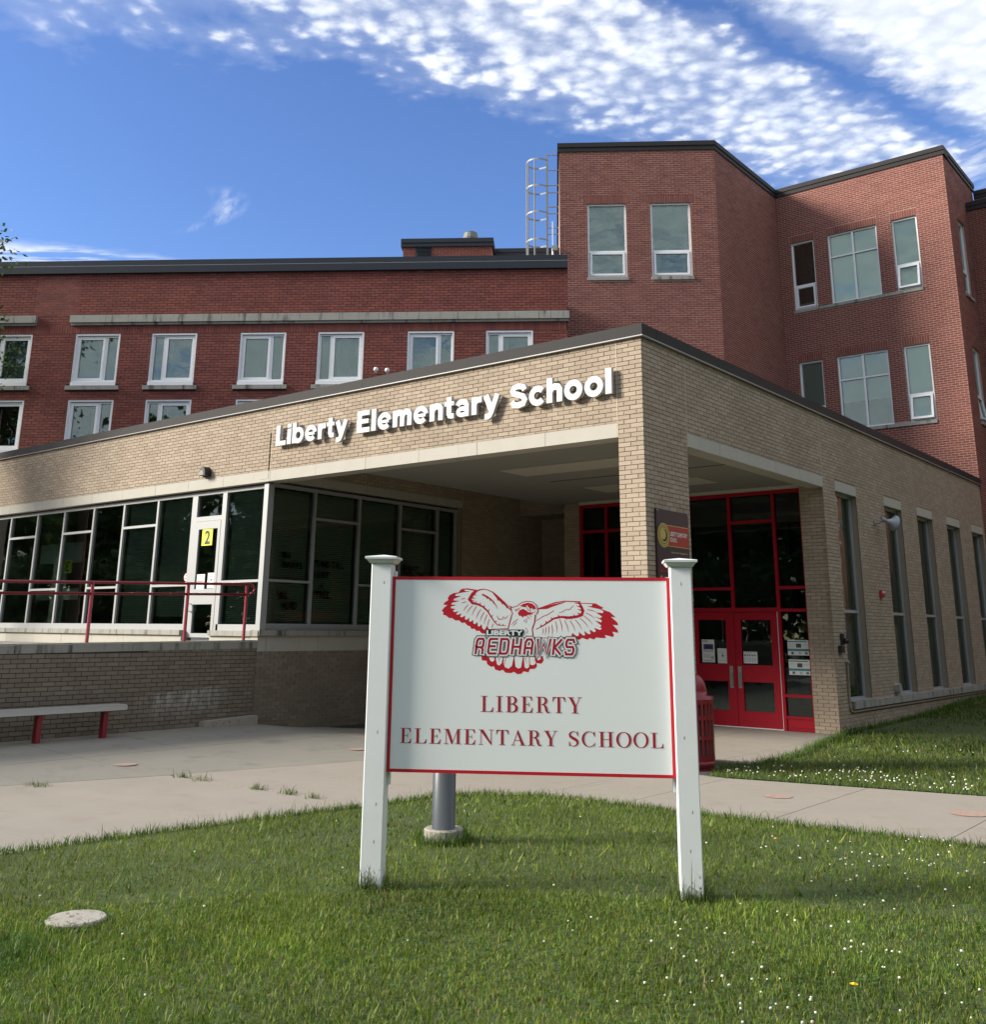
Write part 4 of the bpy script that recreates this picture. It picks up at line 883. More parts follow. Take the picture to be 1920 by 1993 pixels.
# ================================================================== THINGS ON THE TAN BUILDING
pq = thing('school_plaque', (0.03, 0.67, 2.8), 'dark plaque with gold seal and coloured lettering on the brick corner pillar', 'sign')
Pw = 0.03
boxo('board', M_plaq, pq, FRI, 0.22, 1.13, 0.004, Pw, 2.02, 3.34)
boxo('red_band', M_band, pq, FRI, 0.36, 1.12, Pw, Pw + .002, 2.86, 3.13)
m = MB(); m.box(FRI, 0.36, 1.12, Pw, Pw + .003, 3.13, 3.139); m.box(FRI, 0.36, 1.12, Pw, Pw + .003, 2.85, 2.859); m.build('gold_line', M_gold, pq)
m = MB()
def disc(m, fr, u, z, r, w, mi=0, n=36): m.face([fr.P(u + r * math.cos(2 * math.pi * k / n), w, z + r * math.sin(2 * math.pi * k / n)) for k in range(n)], mi)
disc(m, FRI, 0.40, 2.99, 0.165, Pw + .005, 0); disc(m, FRI, 0.40, 2.99, 0.118, Pw + .006, 1); disc(m, FRI, 0.40, 2.99, 0.108, Pw + .007, 0); disc(m, FRI, 0.41, 2.99, 0.085, Pw + .008, 2); disc(m, FRI, 0.385, 3.0, 0.070, Pw + .009, 0)
for k in range(40):
    a = 2 * math.pi * k / 40; m.box(FRI, 0.40 + .14 * math.cos(a) - .004, 0.40 + .14 * math.cos(a) + .004, Pw + .006, Pw + .0075, 2.99 + .14 * math.sin(a) - .008, 2.99 + .14 * math.sin(a) + .008, 1)
m.build('gold_seal', [M_gold, M_bark, M_black], pq)
m = MB(); put_text(m, FRI, 'LIBERTY ELEMENTARY', 0.585, 1.08, 2.995, 3.055, Pw + .004, 0, 0.02); put_text(m, FRI, 'SCHOOL', 0.585, 0.775, 2.915, 2.975, Pw + .004, 0, 0.02)
put_text(m, FRI, 'is proud to be recognized as a', 0.60, 1.09, 2.755, 2.79, Pw + .003, 1)
put_text(m, FRI, 'Leader', 0.285, 0.72, 2.50, 2.68, Pw + .003, 2, -0.005); put_text(m, FRI, 'in', 0.735, 0.84, 2.50, 2.665, Pw + .003, 3, 0.01); put_text(m, FRI, 'Me', 0.86, 1.07, 2.50, 2.66, Pw + .003, 4, 0.0)
put_text(m, FRI, 'School', 0.29, 0.62, 2.30, 2.45, Pw + .003, 1, -0.01)
m.build('lettering', [M_paper, M_pcream, M_pred, M_pgreen, M_pblue], pq)
m = MB()
for u, z in ((0.245, 3.315), (1.105, 3.315), (0.245, 2.05), (1.105, 2.05)): m.tube([FRI.P(u, 0.02, z), FRI.P(u, 0.045, z)], 0.012, 10)
m.build('bolt', M_galv, pq)

wl = thing('wall_lamp', FL.P(-9.77, 0, 4.66), 'small black hooded wall lamp above the silver door on the canopy brickwork', 'lamp')
m = MB(); c = FL.P(-9.77, 0, 4.60)
prof = []
for k in range(9):
    t = math.pi * k / 8; prof.append((-9.77 - 0.105 * math.cos(t), 4.62 + 0.135 * math.sin(t)))
poly = prof + [(-9.665, 4.56), (-9.875, 4.56)]
m.slabpoly(FL, poly, 0.0, 0.055); m.slabpoly(FL, [(u + (-9.77 - u) * .12, z) for u, z in prof] + [(-9.675, 4.58), (-9.865, 4.58)], 0.055, 0.15); m.build('hood', M_black, wl)
m = MB(); m.slabpoly(FL, [(u + (-9.77 - u) * .30 - .012, 4.60 + (z - 4.62) * .62) for u, z in prof] + [(-9.71, 4.585), (-9.853, 4.585)], 0.12, 0.158); m.build('lens', plain('lamp_lens', (0.30, 0.32, 0.28), .25), wl)

hn = thing('horn_speaker', FRI.P(9.28, 0, 3.95), 'pale grey horn loudspeaker sticking out from the brickwork between the tall windows', 'speaker')
m = MB()
ax_ = np.array([0.55, 0.75, -0.22]); ax_ /= np.linalg.norm(ax_); p0 = np.array(FRI.P(9.22, 0.14, 3.98)); rs = [(0, .045), (.10, .05), (.101, .03), (.14, .035), (.22, .065), (.30, .13), (.33, .165), (.335, .15), (.24, .05)]
m.tube([p0 + ax_ * t for t, r in rs], [r for t, r in rs], 18); m.build('horn', plain('horn_grey', (0.33, 0.36, 0.40), 0.4, var=.05), hn, True)
m = MB(); m.box(FRI, 9.17, 9.27, 0.0, 0.02, 3.86, 3.96); m.tube([FRI.P(9.22, 0.0, 3.91), FRI.P(9.22, 0.10, 3.90), FRI.P(9.25, 0.15, 3.96)], 0.018); m.build('bracket', M_galv, hn)
st = thing('alarm_strobe', FRI.P(9.21, 0, 2.49), 'small red fire alarm strobe on the brickwork below the horn speaker', 'alarm')
m = MB(); m.box(FRI, 9.14, 9.28, 0.0, 0.05, 2.42, 2.56); m.slabpoly(FRI, [(9.16, 2.44), (9.26, 2.44), (9.25, 2.50), (9.17, 2.50)], 0.05, 0.085); m.build('housing', M_pred, st)
boxo('lens', M_paper, st, FRI, 9.19, 9.24, 0.05, 0.075, 2.51, 2.55)
cm_ = thing('door_intercom', FRI.P(6.79, 0, 1.5), 'black intercom camera unit on the brick corner beside the red doors', 'intercom')
m = MB(); m.box(FRI, 6.80, 6.90, 0.0, 0.05, 1.52, 1.72); m.build('backplate', M_black, cm_); m = MB(); m.lathe(FRI.P(6.86, 0.09, 1.54), [(0, 0), (.045, .02), (.05, .06), (.03, .10), (0, .11)], 12); m.build('camera_head', M_black, cm_, True)
boxo('button_box', M_black, cm_, FRI, 6.67, 6.82, 0.0, 0.07, 1.385, 1.51)
cdn = thing('conduit', FRI.P(7, 0, 0.4), 'painted conduit bending from the tall window corner along under the stone sill', 'pipe')
m = MB(); m.tube([FRI.P(6.98, 0.022, 1.20), FRI.P(6.98, 0.022, 0.52), FRI.P(6.99, 0.022, 0.43), FRI.P(7.03, 0.022, 0.375), FRI.P(7.12, 0.022, 0.355), FRI.P(18.2, 0.022, 0.355)], 0.016, 8); m.build('pipe', M_mtan, cdn, True)
m = MB(); m.tube([FRI.P(6.98, 0.0, 1.22), FRI.P(6.98, 0.07, 1.22)], 0.028, 10); m.build('outlet', M_galv, cdn)
vh = thing('vent_hood', FRI.P(9.7, 0, 0.7), 'small grey vent hood above the stone sill left of the second tall window', 'vent')
m = MB(); m.slabpoly(FRI, [(9.56, 0.62), (9.76, 0.62), (9.76, 0.66), (9.70, 0.76), (9.62, 0.78), (9.56, 0.74)], 0.0, 0.10); m.build('hood', M_limed, vh); boxo('flange', M_galv, vh, FRI, 9.60, 9.72, 0.0, 0.05, 0.56, 0.618)

# sheets of paper on the doors
def sheet(name, fr, u0, u1, z0, z1, w, label, cat, deco, mats, group=None):
    t = thing(name, fr.P((u0 + u1) / 2, w, z0), label, cat, group); boxo('sheet', mats[0], t, fr, u0, u1, w, w + 0.003, z0, z1)
    m = MB()
    for d in deco:
        if d[0] == 'r': a, b, c, e, mi = d[1:]; m.box(fr, u0 + a * (u1 - u0), u0 + b * (u1 - u0), w + .003, w + .0042, z0 + c * (z1 - z0), z0 + e * (z1 - z0), mi)
        else: txt, a, b, c, e, mi, mir = d[1:]; put_text(m, fr, txt, u0 + a * (u1 - u0), u0 + b * (u1 - u0), z0 + c * (z1 - z0), z0 + e * (z1 - z0), w + .005, mi, 0.03, mir)
    if m.f: m.build('print', list(mats[1:]), t)
    return t
def lines(n, z0, z1, a=.08, b=.92, mi=0): return [('r', a, b - random.uniform(0, .3), z0 + (z1 - z0) * k / n, z0 + (z1 - z0) * (k + .45) / n, mi) for k in range(n)]
sheet('door_number', FS, -9.95, -9.62, 3.25, 3.56, 0.012, 'yellow sheet with a black number 2 on the silver door', 'sign', [('t', '2', .27, .78, .08, .93, 0, False)], [M_yellow, M_black])
sheet('inner_door_number', FI, -17.72, -17.32, 3.0, 3.32, 0.004, 'yellow number sheet seen from behind through the left window wall', 'sign', [('t', '3', .27, .78, .08, .93, 0, True)], [M_yellow, M_black])
sheet('notice', FS, -10.05, -9.80, 2.42, 2.71, -0.018, 'white printed notice at lower left of the silver door glass', 'notice', [('r', .1, .9, .86, .93, 0), ('r', .1, .8, .70, .75, 0), ('r', .1, .9, .52, .58, 1), ('r', .15, .85, .36, .42, 0)], [M_paper, M_grey, M_pred])
sheet('notice', FS, -9.71, -9.49, 2.44, 2.73, -0.018, 'white notice with small crest at lower right of the silver door glass', 'notice', [('r', .35, .7, .72, .80, 0), ('r', .4, .65, .48, .62, 1)], [M_paper, M_grey, M_teal])
sk = thing('round_sticker', FS.P(-10.43, 0.0, 2.60), 'small round red and white no smoking sticker left of the silver door', 'sticker')
m = MB(); disc(m, FS, -10.43, 2.665, 0.085, -0.040, 0); disc(m, FS, -10.43, 2.665, 0.070, -0.039, 1); put_text(m, FS, 'NO', -10.465, -10.395, 2.68, 2.715, -0.038, 0, .03); put_text(m, FS, 'PARK', -10.48, -10.38, 2.625, 2.66, -0.038, 0, .03); m.build('disc', [M_pred, M_paper], sk)
sheet('poster', FD, -2.715, -2.45, 1.157, 1.583, -0.022, 'tall violet and white poster on the left red door', 'poster', [('r', .05, .5, .88, .97, 0), ('r', .12, .92, .56, .80, 1), ('r', .18, .85, .70, .74, 2), ('r', .18, .85, .62, .66, 2), ('r', .1, .9, .46, .52, 0), ('r', .1, .6, .30, .33, 0), ('r', .1, .6, .22, .25, 0), ('r', .68, .92, .14, .28, 0), ('r', .1, .9, .06, .08, 3)], [M_paper, M_grey, M_purple, M_paper, M_teal])
sheet('poster', FD, -2.39, -2.185, 1.145, 1.423, -0.022, 'plain white notice with small emblem on the left red door', 'poster', [('r', .38, .62, .72, .76, 0), ('r', .38, .62, .66, .69, 0), ('r', .43, .60, .44, .58, 1), ('r', .2, .8, .2, .22, 0)], [M_paper, M_grey, M_purple])
sheet('poster', FD, -1.85, -1.572, 1.158, 1.372, -0.022, 'wide white notice with a row of icons on the right red door', 'poster', [('r', .1, .6, .86, .92, 0)] + [('r', .06 + .18 * k, .16 + .18 * k, .62, .76, 1) for k in range(5)] + [('r', .06 + .18 * k, .18 + .18 * k, .14, .5, 2) for k in range(5)], [M_paper, M_grey, M_purple, plain('print_pale_blue', (0.45, 0.52, 0.60), .7)])
for z0, lab in ((1.325, 'upper of two wide teal banded posters on the glass beside the red doors'), (0.978, 'lower of two wide teal banded posters on the glass beside the red doors')):
    sheet('poster', FD, -0.965, -0.556, z0, z0 + 0.272, -0.022, lab, 'poster', [('r', 0, 1, .27, .42, 0), ('r', .0, .9, .86, .93, 0), ('r', .40, .64, .50, .76, 1), ('r', .05, .35, .56, .58, 2), ('r', .05, .35, .64, .66, 2), ('r', .05, .33, .72, .74, 2), ('r', .68, .95, .62, .64, 2), ('r', .68, .95, .70, .72, 2), ('r', .16, .27, .06, .22, 1), ('r', .50, .62, .06, .22, 2), ('r', .80, .92, .06, .22, 0)], [M_paper, M_teal, M_bark, M_grey])
# paper letters in the window wall
def wletters(label, rows):
    t = thing('window_letters', FV.P(rows[0][1], -0.06, rows[-1][3]), label, 'letters', 'paper letters in the windows under the canopy'); m = MB()
    for (txt, a, b, c, d) in rows: put_text(m, FV, txt, a, b, c, d, -0.062, 0, 0.035)
    m.build('lettering', M_black, t)
wletters('black paper letters reading BE BRAVE in the first window under the canopy', [('BE', 0.60, 0.80, 2.985, 3.09), ('BRAVE', 0.62, 1.08, 2.80, 2.925)])
wletters('black paper letters reading STAND TALL LIKE A TREE in the second window', [('STAND TALL', 1.33, 2.15, 2.855, 2.985), ('LIKE', 1.45, 1.76, 2.655, 2.775), ('A', 1.54, 1.63, 2.455, 2.565), ('TREE', 1.44, 1.80, 2.28, 2.41)])
wletters('black paper letters reading BE KIND low in the first window', [('BE', 0.57, 0.77, 2.24, 2.355), ('KIND', 0.66, 1.0, 2.06, 2.19)])
wletters('black paper letters reading SHOOT FOR THE in the fourth window', [('SHOOT', 3.86, 4.33, 2.91, 3.02), ('FOR THE', 3.93, 4.5, 2.79, 2.90)])

# ================================================================== BENCH AND BIN
bn = thing('bench', (-7.4, -4.5, 0.1), 'long silver plank bench on red legs in front of the brown ramp wall', 'bench')
m = MB(); m.slabpoly(Fr((-7.36, 0), (0, 1), (1, 0)), [(-8.4, 0.515), (-2.83, 0.515), (-2.815, 0.53), (-2.815, 0.575), (-2.83, 0.59), (-8.4, 0.59)], -0.24, 0.0); m.build('plank', M_bench, bn)
m = MB(); m.box(WF, -7.605, -7.355, -8.4, -2.84, 0.586, 0.597); m.build('edge_ribs', M_bench, bn)
for y in (-7.3, -6.2, -5.2, -4.13, -3.11):
    m = MB(); m.box(WF, -7.53, -7.43, y - 0.035, y + 0.035, 0.05, 0.50); m.box(WF, -7.58, -7.38, y - 0.045, y + 0.045, 0.49, 0.513); m.build('leg', M_rail, bn)
bi = thing('litter_bin', (0.18, 0.93, 0), 'dark red steel litter bin with domed lid behind the right sign post', 'bin')
bx_, by_, r_ = 0.10, 0.93, 0.262
m = MB(); m.lathe((bx_, by_, -0.04), [(r_ * .96, 0.0), (r_ * .96, 0.05), (r_, 0.052), (r_, 0.13)], 28); m.build('base', M_trash, bi, True)
slots = [(0.15, 0.36, 26), (0.40, 0.60, 26), (0.66, 0.80, 26)]
m = MB(); n = 52
for (za, zb) in ((0.09, 0.15), (0.36, 0.40), (0.60, 0.66), (0.80, 0.86)):
    m.lathe((bx_, by_, 0), [(r_, za), (r_, zb)], n)
for (za, zb, k) in slots:
    for i in range(n):
        if i % 2: continue
        a, b = 2 * math.pi * i / n, 2 * math.pi * (i + 1.25) / n
        m.face([(bx_ + r_ * math.cos(t), by_ + r_ * math.sin(t), z) for t, z in ((a, za), (b, za), (b, zb), (a, zb))])
m.build('slotted_shell', M_trash, bi)
m = MB(); m.lathe((bx_, by_, 0.0), [(r_ * .93, 0.02), (r_ * .93, 0.85)], 24); m.build('liner', M_black, bi, True)
m = MB(); m.lathe((bx_, by_, 0.0), [(r_ * 1.03, 0.855), (r_ * 1.03, 0.895), (r_ * .72, 0.90), (r_ * .71, 0.97), (r_ * .64, 1.06), (r_ * .50, 1.13), (r_ * .3, 1.17), (0.0, 1.185)], 28); m.build('dome_lid', M_rail, bi, True)

# ================================================================== SCHOOL SIGN ON THE LAWN
sa = math.radians(33.0); SU = (math.cos(sa), math.sin(sa)); SN = (math.sin(sa), -math.cos(sa)); FSG = Fr((1.548, -6.504), SU, SN)
ss = thing('school_sign', (2.45, -5.9, 0), 'white sign board with red border and hawk emblem between two white lawn posts', 'sign')
for (a, top) in ((-0.088, 2.187), (2.075, 2.169)):
    m = MB(); c = 0.006; b = a + 0.15
    pts = [(a + c, 0), (b - c, 0), (b, -c), (b, -0.15 + c), (b - c, -0.15), (a + c, -0.15), (a, -0.15 + c), (a, -c)]
    m.prism([FSG.P(u, w_, 0)[:2] for u, w_ in pts], -0.1, top)
    p = m.build('post', M_postw, ss)
    k = MB(); uc, wc = a + 0.075, -0.075
    def ring(h, z): return [FSG.P(uc + sx * h, wc + sy * h, z) for sx, sy in ((-1, 1), (1, 1), (1, -1), (-1, -1))]
    prof = [(0.080, top), (0.088, top + 0.002), (0.106, top + 0.024), (0.108, top + 0.030), (0.116, top + 0.031), (0.118, top + 0.046), (0.114, top + 0.048)]
    for (h0, z0), (h1, z1) in zip(prof, prof[1:]):
        A, B = ring(h0, z0), ring(h1, z1)
        for i in range(4): j = (i + 1) % 4; k.face([A[i], A[j], B[j], B[i]])
    T = ring(*prof[-1]); ap = FSG.P(uc, wc, top + 0.066)
    for i in range(4): k.face([T[i], T[(i + 1) % 4], ap])
    k.build('cap', M_postw, p)
    kn = MB()
    for z in (2.05, 1.02, 0.55, 0.31): u = a + 0.075 + random.uniform(-.02, .03); kn.flat(FSG, [(u - .004, z - .012), (u + .005, z - .008), (u + .002, z + .012), (u - .003, z + .008)], 0.0006)
    kn.build('knot', M_bark if False else plain('knot_grey', (0.30, 0.31, 0.32), .8), p)
    sc_ = MB()
    for i in range(46):
        u = a + random.uniform(.012, .14); z = abs(random.gauss(0, .05)) + .012; s_ = random.uniform(.002, .006)
        sc_.flat(FSG, [(u, z), (u + s_, z + random.uniform(0, .004)), (u + s_ * .6, z + random.uniform(.006, .02)), (u - s_ * .3, z + .005)], 0.0006)
    sc_.build('scuff', M_bark, p)
boxo('cleat', M_postw, ss, FSG, 0.0635, 0.082, -0.135, -0.092, 0.665, 2.135); boxo('cleat', M_postw, ss, FSG, 2.053, 2.0735, -0.135, -0.092, 0.66, 2.10)
PNW = -0.055
pan = boxo('panel', M_signw, ss, FSG, 0.066, 2.0715, PNW - 0.032, PNW, 0.755, 2.093)
m = MB(); frame_rect(m, FSG, 0.064, 2.0735, 0.753, 2.095, 0.0215, PNW - 0.034, PNW + 0.0022); m.build('border', M_signred, pan)
# serif capitals cut as polygons, cap height 1
def serif(mb, fr, text, u0, u1, z0, z1, w):
    T, h = 0.15, 0.034; strokes = []; pen = 0.0; K = math.pi
    def R(a, b, c, d): strokes.append(('p', [(pen + a, c), (pen + b, c), (pen + b, d), (pen + a, d)]))
    def Pp(*pts): strokes.append(('p', [(pen + x, y) for x, y in pts]))
    def St(pts, wd): strokes.append(('s', [(pen + x, y) for x, y in pts], wd))
    def serf(a, b, y, up): R(a, b, y if up else y - h, y + h if up else y)
    for ch in text:
        if ch == 'L': R(.13, .13 + T, h, 1 - h); serf(.02, .40, 0, True); serf(.02, .40, 1, False); R(.40, .70, 0, h); Pp((.70, 0), (.72, .30), (.685, .30), (.62, .09), (.52, h)); ad = .76
        elif ch == 'I': R(.13, .13 + T, h, 1 - h); serf(.02, .40, 0, True); serf(.02, .40, 1, False); ad = .44
        elif ch in 'BR':
            R(.13, .13 + T, h, 1 - h); serf(.02, .40 if ch == 'R' else .30, 0, True); serf(.02, .40, 1, False)
            up = [(.36 + .22 * math.sin(t), .755 + .228 * math.cos(t)) for t in np.linspace(0, K, 15)]; St([(.28, .983)] + up + [(.28, .527)], [h] + [h + (T - h) * math.sin(t) ** 1.5 for t in np.linspace(0, K, 15)] + [h])
            if ch == 'B': lo = [(.38 + .25 * math.sin(t), .26 + .243 * math.cos(t)) for t in np.linspace(0, K, 15)]; St([(.28, .503)] + lo + [(.28, .017)], [h] + [h + (T + .02 - h) * math.sin(t) ** 1.5 for t in np.linspace(0, K, 15)] + [h]); ad = .76
            else: St([(.38, .52), (.50, .46), (.57, .34), (.60, .16), (.66, .03), (.74, .02), (.80, .09)], [h, .10, .14, .14, .09, .04, .03]); ad = .82
        elif ch == 'E': R(.13, .13 + T, h, 1 - h); serf(.02, .64, 0, True); serf(.02, .62, 1, False); Pp((.64, 0), (.68, .30), (.645, .30), (.56, .09), (.46, h)); Pp((.62, 1), (.64, .73), (.605, .73), (.54, .92), (.46, 1 - h)); R(.28, .46, .487, .52); Pp((.46, .36), (.475, .36), (.475, .65), (.46, .65), (.43, .52), (.43, .487)); ad = .74
        elif ch == 'T': R(.30, .30 + T, h, 1 - h); serf(.19, .56, 0, True); serf(.04, .71, 1, False); Pp((.04, 1), (.02, .70), (.05, .70), (.11, .90), (.22, 1 - h)); Pp((.71, 1), (.73, .70), (.70, .70), (.64, .90), (.53, 1 - h)); ad = .77
        elif ch == 'Y': Pp((.08, 1 - h), (.26, 1 - h), (.48, .46), (.48, .38), (.33, .38), (.33, .44)); Pp((.64, 1 - h), (.68, 1 - h), (.48, .44), (.445, .44)); R(.33, .48, h, .42); serf(.22, .59, 0, True); serf(.0, .36, 1, False); serf(.54, .80, 1, False); ad = .78
        elif ch == 'M': R(.13, .13 + h, h, 1 - h); Pp((.13, 1), (.30, 1), (.54, .16), (.47, 0), (.45, 0)); Pp((.47, 0), (.50, 0), (.83, 1 - h), (.79, 1 - h)); R(.77, .77 + T, h, 1 - h); serf(.02, .28, 0, True); serf(.02, .28, 1, False); serf(.66, 1.03, 0, True); serf(.78, 1.03, 1, False); ad = 1.06
        elif ch == 'N': R(.13, .13 + h, h, 1 - h); Pp((.10, 1), (.28, 1), (.76, .10), (.76, 0), (.72, 0), (.13, .90)); R(.72, .72 + h + .005, .04, 1 - h); serf(.02, .28, 0, True); serf(.02, .22, 1, False); serf(.61, .87, 1, False); ad = .90
        elif ch == 'A': Pp((.10, h), (.14, h), (.41, .93), (.39, 1)); Pp((.38, 1), (.41, 1), (.76, h), (.59, h), (.34, .86)); R(.22, .56, .30, .30 + h); serf(.0, .25, 0, True); serf(.49, .86, 0, True); ad = .84
        elif ch == 'H': R(.13, .13 + T, h, 1 - h); R(.61, .61 + T, h, 1 - h); R(.28, .61, .487, .52); [serf(a, a + .38, y, u_) for a in (.02, .50) for y, u_ in ((0, True), (1, False))]; ad = .90
        elif ch == 'O': t = np.linspace(0, 2 * K, 41)[:-1]; St([(.43 + .355 * math.cos(a), .5 + .495 * math.sin(a)) for a in t] + [(.43 + .355, .5)], [h + (T - h) * abs(math.cos(a)) ** 1.6 for a in t] + [T]); ad = .86
        elif ch == 'C': t = np.linspace(.62, 2 * K - .62, 34); St([(.44 + .36 * math.cos(a), .5 + .495 * math.sin(a)) for a in t], [h + (T - h) * abs(math.cos(a)) ** 1.6 * (1 if math.cos(a) < 0 else .25) for a in t]); Pp((.72, 1.0), (.755, 1.0), (.755, .68), (.725, .68), (.66, .86)); Pp((.72, .0), (.70, .0), (.755, .30), (.785, .30)); ad = .84
        elif ch == 'S': St([(.58, .80), (.50, .94), (.37, .983), (.22, .94), (.14, .80), (.17, .66), (.30, .56), (.45, .47), (.56, .36), (.58, .22), (.50, .08), (.35, .017), (.20, .06), (.11, .22)], [.03, .03, h, .07, .12, .15, .17, .17, .15, .12, .07, h, .03, .03]); Pp((.575, .99), (.605, .99), (.605, .68), (.575, .68), (.53, .86)); Pp((.095, .01), (.125, .01), (.17, .13), (.125, .33), (.095, .33)); ad = .70
        else: ad = .36
        pen += ad + .10
    W = pen - .10; f = lambda p: (u0 + p[0] / W * (u1 - u0), z0 + p[1] * (z1 - z0)); kx = (u1 - u0) / W
    for k, s in enumerate(strokes):
        e = w + (k % 5) * 0.00012
        if s[0] == 'p': mb.flat(fr, [f(p) for p in s[1]], e)
        else: mb.stroke(fr, [f(p) for p in s[1]], [x * (kx * .55 + (z1 - z0) * .45) for x in s[2]], e)
m = MB(); serif(m, FSG, 'LIBERTY', 0.722, 1.436, 1.163, 1.270, PNW + 0.0012); serif(m, FSG, 'ELEMENTARY SCHOOL', 0.150, 2.000, 0.945, 1.045, PNW + 0.0012); m.build('lettering', M_letred, pan)
# hawk emblem, drawn on a 1888 x 968 grid
def G(p): return (0.430 + (p[0] / 4.841 - 22) / 269.5, 2.010 - (p[1] / 4.841 - 18) / 280.9)
GS = 1 / 4.841 / 275.0
em = MB(); RED, WHT, BLK, GRY, DRD = 0, 1, 2, 3, 4
def Pg(pts, lv, mi): em.flat(FSG, [G(p) for p in pts], PNW + 0.0004 * lv, mi)
def Sk(pts, wd, lv, mi): em.stroke(FSG, [G(p) for p in pts], [x * GS for x in wd] if hasattr(wd, '__len__') else wd * GS, PNW + 0.0004 * lv, mi)
Pg([(770, 262), (740, 245), (700, 205), (650, 160), (600, 118), (550, 95), (510, 86), (470, 90), (440, 100), (400, 90), (350, 83), (300, 88), (275, 105), (270, 122), (220, 130), (180, 150), (162, 180), (170, 198), (135, 220), (122, 242), (160, 247), (130, 270), (108, 298), (125, 318), (120, 338), (150, 346), (175, 368), (210, 372), (240, 392), (275, 392), (300, 415), (330, 412), (355, 440), (380, 445), (392, 470), (425, 470), (440, 490), (470, 488), (490, 512), (520, 515), (560, 480), (640, 470), (740, 470), (780, 320)], 1, RED)
Pg([(758, 262), (700, 215), (640, 165), (590, 125), (545, 103), (510, 95), (470, 103), (455, 112), (420, 108), (350, 96), (318, 98), (330, 110), (380, 114), (300, 125), (240, 140), (232, 155), (290, 160), (225, 185), (218, 200), (280, 205), (205, 225), (198, 240), (250, 245), (195, 262), (195, 275), (240, 283), (215, 300), (225, 312), (270, 305), (245, 330), (258, 338), (300, 325), (285, 355), (300, 362), (335, 345), (330, 378), (345, 385), (375, 365), (370, 398), (385, 404), (410, 385), (412, 420), (428, 425), (450, 405), (455, 445), (470, 448), (490, 425), (500, 470), (520, 478), (540, 440), (560, 472), (640, 466), (735, 462), (772, 320)], 2, WHT)
Sk([(440, 100), (400, 140), (372, 190), (400, 225), (450, 235), (500, 260), (545, 300), (575, 350), (610, 400), (640, 432), (720, 438)], [26, 34, 32, 24, 20, 17, 14, 12, 10, 8, 5], 3, RED)
for a, b in (((400, 140), (440, 150)), ((385, 175), (430, 180)), ((385, 205), (420, 200)), ((420, 228), (440, 205)), ((470, 240), (478, 215)), ((510, 268), (515, 240)), ((550, 305), (560, 280)), ((580, 355), (596, 335)), ((615, 405), (634, 392)), ((655, 432), (660, 415)), ((690, 436), (692, 420))): Sk([a, b], [14, 2], 3, RED)
Sk([(490, 140), (540, 165), (590, 200), (620, 240), (640, 280)], [16, 18, 12, 9, 3], 3, RED); Sk([(590, 122), (650, 185), (700, 225), (765, 290)], [5, 22, 22, 8], 3, RED)
for a, b in (((530, 160), (545, 190)), ((565, 180), (575, 212)), ((600, 205), (600, 235)), ((640, 180), (640, 205)), ((680, 215), (685, 240)), ((720, 245), (730, 275))): Sk([a, b], [16, 2], 3, RED)
Sk([(635, 345), (650, 378), (690, 375), (690, 350), (710, 370), (745, 340)], [5, 7, 6, 4, 7, 3], 3, RED)
for a, b in (((360, 240), (315, 305)), ((400, 250), (345, 325)), ((440, 255), (395, 345)), ((480, 285), (435, 375)), ((510, 310), (475, 400)), ((540, 335), (512, 425)), ((565, 375), (545, 450)), ((600, 420), (588, 465)), ((330, 180), (288, 190)), ((340, 212), (295, 228))): Sk([a, ((a[0] + b[0]) / 2 - 5, (a[1] + b[1]) / 2), b], [6, 7, 2], 3, RED)
Pg([(1015, 272), (1090, 245), (1180, 210), (1270, 196), (1420, 200), (1415, 215), (1560, 220), (1635, 262), (1610, 272), (1690, 300), (1745, 350), (1700, 345), (1760, 400), (1765, 425), (1715, 420), (1760, 470), (1765, 495), (1710, 485), (1725, 520), (1715, 535), (1640, 515), (1650, 545), (1600, 545), (1560, 540), (1540, 560), (1500, 545), (1480, 562), (1430, 545), (1400, 565), (1370, 550), (1250, 552), (1100, 552), (975, 552), (965, 470), (990, 400), (1000, 330)], 1, RED)
Pg([(1020, 282), (1100, 252), (1190, 220), (1270, 207), (1400, 210), (1412, 222), (1530, 228), (1525, 245), (1480, 250), (1600, 275), (1635, 295), (1625, 312), (1560, 305), (1620, 345), (1600, 360), (1545, 340), (1615, 380), (1610, 400), (1550, 380), (1610, 430), (1600, 445), (1550, 425), (1615, 455), (1600, 470), (1540, 450), (1560, 480), (1545, 492), (1500, 465), (1510, 505), (1490, 510), (1450, 480), (1460, 520), (1440, 522), (1400, 490), (1400, 525), (1380, 530), (1340, 500), (1330, 535), (1250, 540), (1100, 546), (982, 546), (972, 470), (997, 400), (1006, 330)], 2, WHT)
Sk([(1000, 470), (1060, 440), (1110, 405), (1170, 365), (1240, 350), (1310, 357), (1380, 348), (1430, 330), (1442, 290), (1425, 250), (1408, 214)], [5, 10, 14, 16, 20, 26, 24, 26, 26, 24, 12], 3, RED)
for a, b in (((1050, 440), (1045, 420)), ((1100, 405), (1090, 388)), ((1150, 372), (1142, 352)), ((1215, 350), (1212, 328)), ((1275, 352), (1290, 378)), ((1325, 352), (1340, 375)), ((1370, 345), (1352, 325)), ((1420, 325), (1385, 310)), ((1435, 290), (1390, 275)), ((1425, 255), (1380, 245)), ((1410, 220), (1360, 215))): Sk([a, b], [18, 2], 3, RED)
Sk([(1005, 388), (1070, 345), (1100, 335), (1130, 318), (1170, 290)], 6, 3, RED); Sk([(1025, 278), (1100, 264), (1180, 236), (1275, 210)], [5, 24, 18, 5], 3, RED); Sk([(1215, 312), (1255, 300), (1275, 282), (1320, 278), (1355, 240)], [3, 6, 5, 6, 3], 3, RED)
